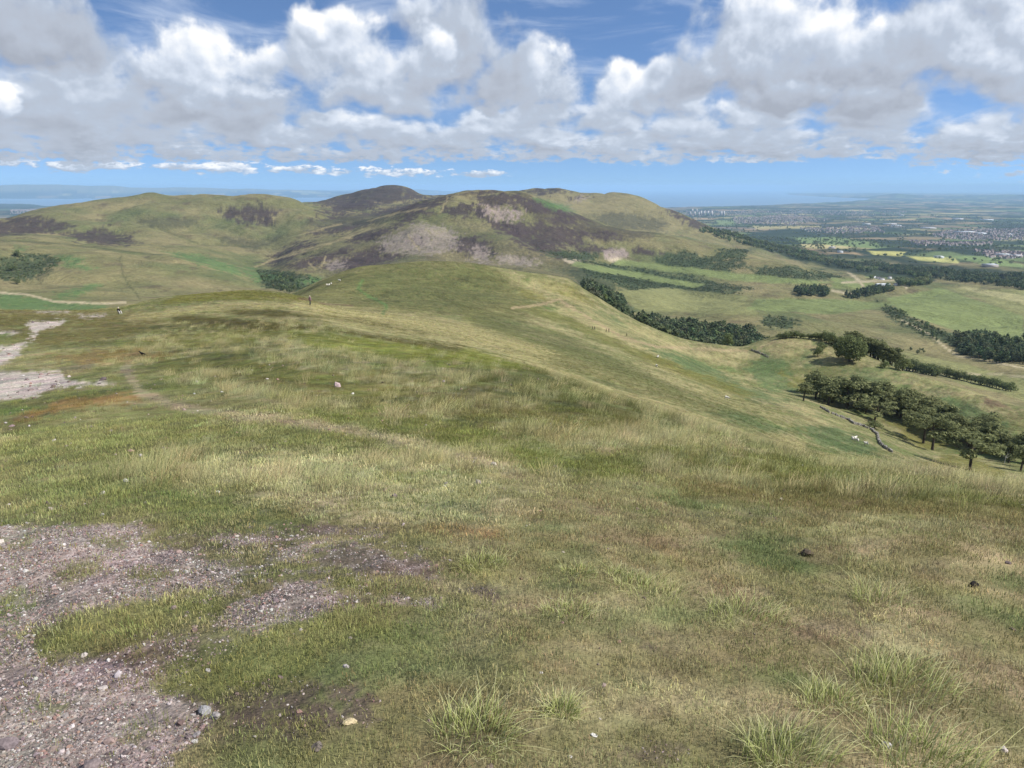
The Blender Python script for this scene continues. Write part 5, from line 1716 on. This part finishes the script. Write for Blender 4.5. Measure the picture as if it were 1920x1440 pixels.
hv1 = np.array([(-.5, -.4, -.2), (.5, -.4, -.2), (.5, .4, -.2), (-.5, .4, -.2), (-.5, -.4, .5), (.5, -.4, .5), (.5, .4, .5), (-.5, .4, .5), (-.5, 0, .9), (.5, 0, .9)], float)
m, b, out = new_mat('town_house')
tn = b.n('ShaderNodeAttribute', attribute_type='INSTANCER', attribute_name='tint').outputs['Color']
hz = b.n('ShaderNodeAttribute', attribute_name='h').outputs['Fac']
bs = b.n('ShaderNodeBsdfPrincipled')
b.set(bs.inputs['Base Color'], b.mix(hz, tn, (.20, .15, .14, 1)))
bs.inputs['Roughness'].default_value = .85
b.set(out.inputs[0], bs.outputs[0])
vv = np.concatenate([hv1[:8], hv1[4:8] + (0, 0, .002), hv1[8:]])
hm_ = bpy.data.meshes.new('town_house')
hm_.from_pydata([tuple(q) for q in vv], [], [(0, 1, 5, 4), (1, 2, 6, 5), (2, 3, 7, 6), (3, 0, 4, 7), (8, 9, 13, 12), (10, 11, 12, 13), (8, 12, 11), (9, 10, 13)])
hm_.materials.append(m)
fattr(hm_, 'h', np.array([0.] * 8 + [1.] * 6))
TP = []
for q, d_ in (([(1370, 408), (1500, 404), (1560, 412), (1480, 422), (1380, 420)], .0006), ([(1780, 432), (1940, 428), (1940, 452), (1800, 450), (1740, 442)], .0009), ([(1700, 452), (1860, 456), (1860, 462), (1720, 460)], .001),
              ([(1270, 396), (1420, 392), (1700, 396), (1700, 404), (1420, 404), (1280, 406)], .0003), ([(1500, 428), (1640, 425), (1660, 436), (1520, 438)], .0003), ([(20, 388), (80, 388), (80, 402), (20, 402)], .0003), ([(1820, 470), (1940, 474), (1940, 486), (1860, 484)], .001)):
    TP.append(in_poly(q, 3500, 20000, d_, 900))
r = np.concatenate([t[0] for t in TP]); a = np.concatenate([t[1] for t in TP])
n = len(r)
scatter('town', place(r, a), np.stack([np.zeros(n), np.zeros(n), rng.choice([.2, .5, 1.8, -1.1], n)], -1), rng.uniform(9, 17, n), np.zeros(n, int), jitter(np.broadcast_to(np.array((.40, .35, .33)), (n, 3)), n, .25, .05), [hm_],
        kind='stuff', label='mass of small houses in the far towns', category='town')


# ------------------------------------------------------------------ walkers, sheep and a crow
def skinned(name, joints, bones, mats, assign=None, sub=1):
    """joints: {key: (xyz, radius)}; one continuous skinned body"""
    keys = list(joints)
    me = bpy.data.meshes.new(name)
    me.from_pydata([joints[k_][0] for k_ in keys], [(keys.index(a_), keys.index(b_)) for a_, b_ in bones], [])
    o = bpy.data.objects.new(name, me)
    COL.objects.link(o)
    sk = o.modifiers.new('skin', 'SKIN')
    for i, k_ in enumerate(keys):
        rr1 = joints[k_][1]
        me.skin_vertices[0].data[i].radius = rr1 if isinstance(rr1, tuple) else (rr1, rr1)
    me.skin_vertices[0].data[0].use_root = True
    sb = o.modifiers.new('sub', 'SUBSURF')
    sb.levels = sb.render_levels = sub
    dg = bpy.context.evaluated_depsgraph_get()
    fin = bpy.data.meshes.new_from_object(o.evaluated_get(dg))
    bpy.data.objects.remove(o)
    for mt in mats:
        fin.materials.append(mt)
    if assign:
        for pl_ in fin.polygons:
            pl_.material_index = assign(pl_.center)
            pl_.use_smooth = True
    return fin


M_SKIN = plain_mat('skin', (.50, .33, .25), .6)
M_HAIR = plain_mat('hair', (.05, .035, .025), .7)
M_FAIR = plain_mat('fair_hair', (.62, .55, .45), .7)


def person(px, py, r0, r1, top, legs, label, rot=0.0, h=1.72, hair=None, seated=False, stride=.16, group=None):
    k_ = h / 1.72
    mt = plain_mat('jacket', top, .9, 6, .2)
    ml = plain_mat('trousers', legs, .9, 6, .2)
    if seated:
        J = {'pel': ((0, 0, .16), .15), 'wai': ((0, .04, .36), .13), 'che': ((0, .02, .56), (.17, .12)), 'nek': ((0, -.02, .72), .055), 'hd': ((0, -.04, .82), .095), 'crn': ((0, -.03, .92), .08)}
        for s_, n_ in ((-1, 'l'), (1, 'r')):
            J.update({'hip' + n_: ((s_ * .10, -.05, .15), .10), 'kne' + n_: ((s_ * .14, -.42, .42), .075), 'ank' + n_: ((s_ * .13, -.62, .08), .05), 'toe' + n_: ((s_ * .14, -.78, .05), .045),
                      'sho' + n_: ((s_ * .19, .02, .63), .07), 'elb' + n_: ((s_ * .24, -.12, .42), .05), 'han' + n_: ((s_ * .12, -.36, .46), .04)})
        hz_, lz_ = .74, .24
    else:
        J = {'pel': ((0, 0, .93), (.15, .11)), 'wai': ((0, 0, 1.12), (.135, .10)), 'che': ((0, 0, 1.33), (.17, .115)), 'nek': ((0, .0, 1.49), .055), 'hd': ((0, -.02, 1.60), .092), 'crn': ((0, -.01, 1.69), .075)}
        for s_, n_ in ((-1, 'l'), (1, 'r')):
            f_ = s_ * stride
            J.update({'hip' + n_: ((s_ * .09, -f_ * .1, .86), .095), 'kne' + n_: ((s_ * .10, -f_ * .8 - .03, .49), .07), 'ank' + n_: ((s_ * .10, -f_ * 1.1 + .03, .10), .048), 'toe' + n_: ((s_ * .11, -f_ * 1.1 - .13, .05), .045),
                      'sho' + n_: ((s_ * .19, 0, 1.42), .07), 'elb' + n_: ((s_ * .25, f_ * .6 + .04, 1.15), .05), 'han' + n_: ((s_ * .25, f_ * 1.1 - .06, .90), .042)})
        hz_, lz_ = 1.51, .92
    B = [('pel', 'wai'), ('wai', 'che'), ('che', 'nek'), ('nek', 'hd'), ('hd', 'crn')]
    for n_ in 'lr':
        B += [('pel', 'hip' + n_), ('hip' + n_, 'kne' + n_), ('kne' + n_, 'ank' + n_), ('ank' + n_, 'toe' + n_), ('che', 'sho' + n_), ('sho' + n_, 'elb' + n_), ('elb' + n_, 'han' + n_)]

    def pick(c):
        if c.z > hz_ + .02:
            return 0
        if abs(c.x) > .19 and c.z < (.96 if not seated else -1):
            return 0
        if seated:
            return 2 if (c.z < lz_ + .02 or c.y < -.2) else 1
        return 2 if c.z < lz_ else 1
    body = skinned('person', J, B, [M_SKIN, mt, ml], pick)
    p, r_, a_ = hit(px, py, r0, r1)
    o = link('person', body, None, p, label=label, category='person')
    o.rotation_euler = (0, 0, rot)
    o.scale = (k_,) * 3
    if group:
        o['group'] = group
    bm = bmesh.new()
    bmesh.ops.create_uvsphere(bm, u_segments=12, v_segments=8, radius=.108)
    hc_ = J['crn'][0]
    for v in bm.verts:
        v.co = Vector((v.co.x, v.co.y * 1.1 + .025, v.co.z * .9)) + Vector((hc_[0], hc_[1], hc_[2] - .02))
    bmesh.ops.delete(bm, geom=[v for v in bm.verts if v.co.z < hc_[2] - .05 and v.co.y < hc_[1] - .02], context='VERTS')
    hm2 = bpy.data.meshes.new('hair')
    bm.to_mesh(hm2)
    bm.free()
    hm2.materials.append(hair or M_HAIR)
    link('hair', hm2, o)
    return o


person(582, 577, 140, 260, (.34, .20, .24), (.05, .05, .06), 'walker in a dusky pink top and dark trousers on the ridge path', 2.4, 1.72, M_FAIR)
person(223, 588, 90, 190, (.012, .012, .014), (.55, .52, .48), 'person in black sitting by the grassy edge with pale trousers', .9, 1.75, M_FAIR, True)
for i, (px, py, rot, col, lab) in enumerate([
        (1111, 619, 1.2, (.06, .03, .02), 'first walker of the upper pair, bending on the slope path'), (1115, 619, 1.4, (.03, .03, .035), 'second walker of the upper pair on the slope path'),
        (1136.5, 623.5, 1.1, (.02, .02, .024), 'dark-clothed walker leading the middle pair on the slope path'), (1141.5, 623.5, 1.5, (.09, .06, .05), 'brown-clothed walker of the middle pair on the slope path'),
        (1175, 631.5, 1.3, (.05, .04, .035), 'lone walker farthest down the slope path')]):
    person(px, py, 280, 460, col, (.04, .04, .045), lab, rot, 1.72, None, False, .2, 'walkers strung along the slope path')


def sheep_mesh(graze=True):
    J = {'mid': ((0, 0, .62), (.25, .24)), 'rump': ((-.38, 0, .62), (.23, .22)), 'sho': ((.34, 0, .60), (.22, .22)), 'nek': ((.58, 0, .58 if graze else .78), .13), 'hd': ((.74, 0, .34 if graze else .92), .085), 'nose': ((.86, 0, .20 if graze else .88), .06)}
    B = [('mid', 'rump'), ('mid', 'sho'), ('sho', 'nek'), ('nek', 'hd'), ('hd', 'nose')]
    for sx, rt in ((-.36, 'rump'), (.34, 'sho')):
        for sy in (-1, 1):
            n_ = '%s%d' % (rt, sy)
            J['k' + n_] = ((sx + (.04 if sx < 0 else -.02), sy * .13, .30), .055)
            J['f' + n_] = ((sx, sy * .13, .02), .042)
            B += [(rt, 'k' + n_), ('k' + n_, 'f' + n_)]
    return skinned('sheep', J, B, [plain_mat('fleece', (.66, .62, .54), .95, 9, .12), plain_mat('sheep_face', (.20, .18, .16), .9)], lambda c: 1 if (c.x > .66 or c.z < .2) else 0)


SHEEP = [sheep_mesh(True), sheep_mesh(False)]
for i, (px, py, r0, r1, k_, lab) in enumerate([
        (613, 536, 290, 460, 0, 'white sheep at the left end of the group on the knoll'), (617, 536, 290, 460, 1, 'second white sheep from the left on the knoll'), (621, 533.5, 290, 460, 0, 'brightest white sheep in the knoll group'),
        (637, 527.5, 290, 460, 1, 'white sheep apart, higher up the knoll'), (1233.5, 671, 200, 420, 0, 'upper white sheep of two on the mossy slope'), (1231, 689, 150, 420, 1, 'lower white sheep of two on the mossy slope'),
        (1362, 749, 120, 420, 0, 'single sheep low on the straw-coloured slope'), (1602, 825, 190, 330, 1, 'sheep above the bare earth scar near the broken wall'), (1597.5, 831, 190, 330, 0, 'left sheep of two lying on the bare earth scar'),
        (1606, 832, 190, 330, 0, 'right sheep of two on the bare earth scar'), (1624, 836.5, 190, 330, 1, 'sheep right of the bare earth scar')]):
    p, r_, a_ = hit(px, py, r0, r1)
    o = link('sheep', SHEEP[k_], None, p, label=lab, category='sheep', group='sheep on the slopes')
    o.rotation_euler = (0, 0, .4 + i * .9)
    o.scale = (1.1,) * 3
J = {'b': ((0, 0, .19), (.075, .08)), 'r': ((-.13, 0, .17), (.05, .045)), 't': ((-.30, 0, .12), (.02, .045)), 'c': ((.10, 0, .23), (.065, .065)), 'n': ((.16, 0, .30), .045), 'h': ((.20, 0, .335), .042), 'bk': ((.27, 0, .325), .012),
     'l1': ((.0, -.045, .08), .014), 'l2': ((.02, -.045, .0), .010), 'm1': ((.0, .045, .08), .014), 'm2': ((.02, .045, .0), .010)}
crow = skinned('crow', J, [('b', 'r'), ('r', 't'), ('b', 'c'), ('c', 'n'), ('n', 'h'), ('h', 'bk'), ('b', 'l1'), ('l1', 'l2'), ('b', 'm1'), ('m1', 'm2')], [plain_mat('black_feathers', (.008, .008, .010), .45)])
p, r_, a_ = hit(267, 670, 30, 110)
o = link('crow', crow, None, p + Vector((0, 0, .08)), label='black crow standing in the grass beside the path', category='bird')
o.rotation_euler = (0, 0, 3.0)
o.scale = (mpp(p) * 13 / .57,) * 3

# ------------------------------------------------------------------ the air
m, b, out = new_mat('haze_air')
pv = b.n('ShaderNodeVolumePrincipled')
pv.inputs['Color'].default_value = (0.47, 0.72, 1.0, 1)
pv.inputs['Density'].default_value = 3.0e-5
pv.inputs['Anisotropy'].default_value = 0.0
b.set(out.inputs['Volume'], pv.outputs[0])
HX, HB, HT = 110000.0, float(Z.min()) - 1.0, max(float(Z.max()), 3.0) + 15.0
hv = np.array([(x, y, z) for z in (HB, HT) for y in (-HX, HX) for x in (-HX, HX)], float)
hf = np.array([(0, 2, 3, 1), (4, 5, 7, 6), (0, 1, 5, 4), (2, 6, 7, 3), (0, 4, 6, 2), (1, 3, 7, 5)])
link('haze', mesh_np('haze', hv, hf, m, False), kind='stuff', label='thin blue summer haze over the land', category='haze')
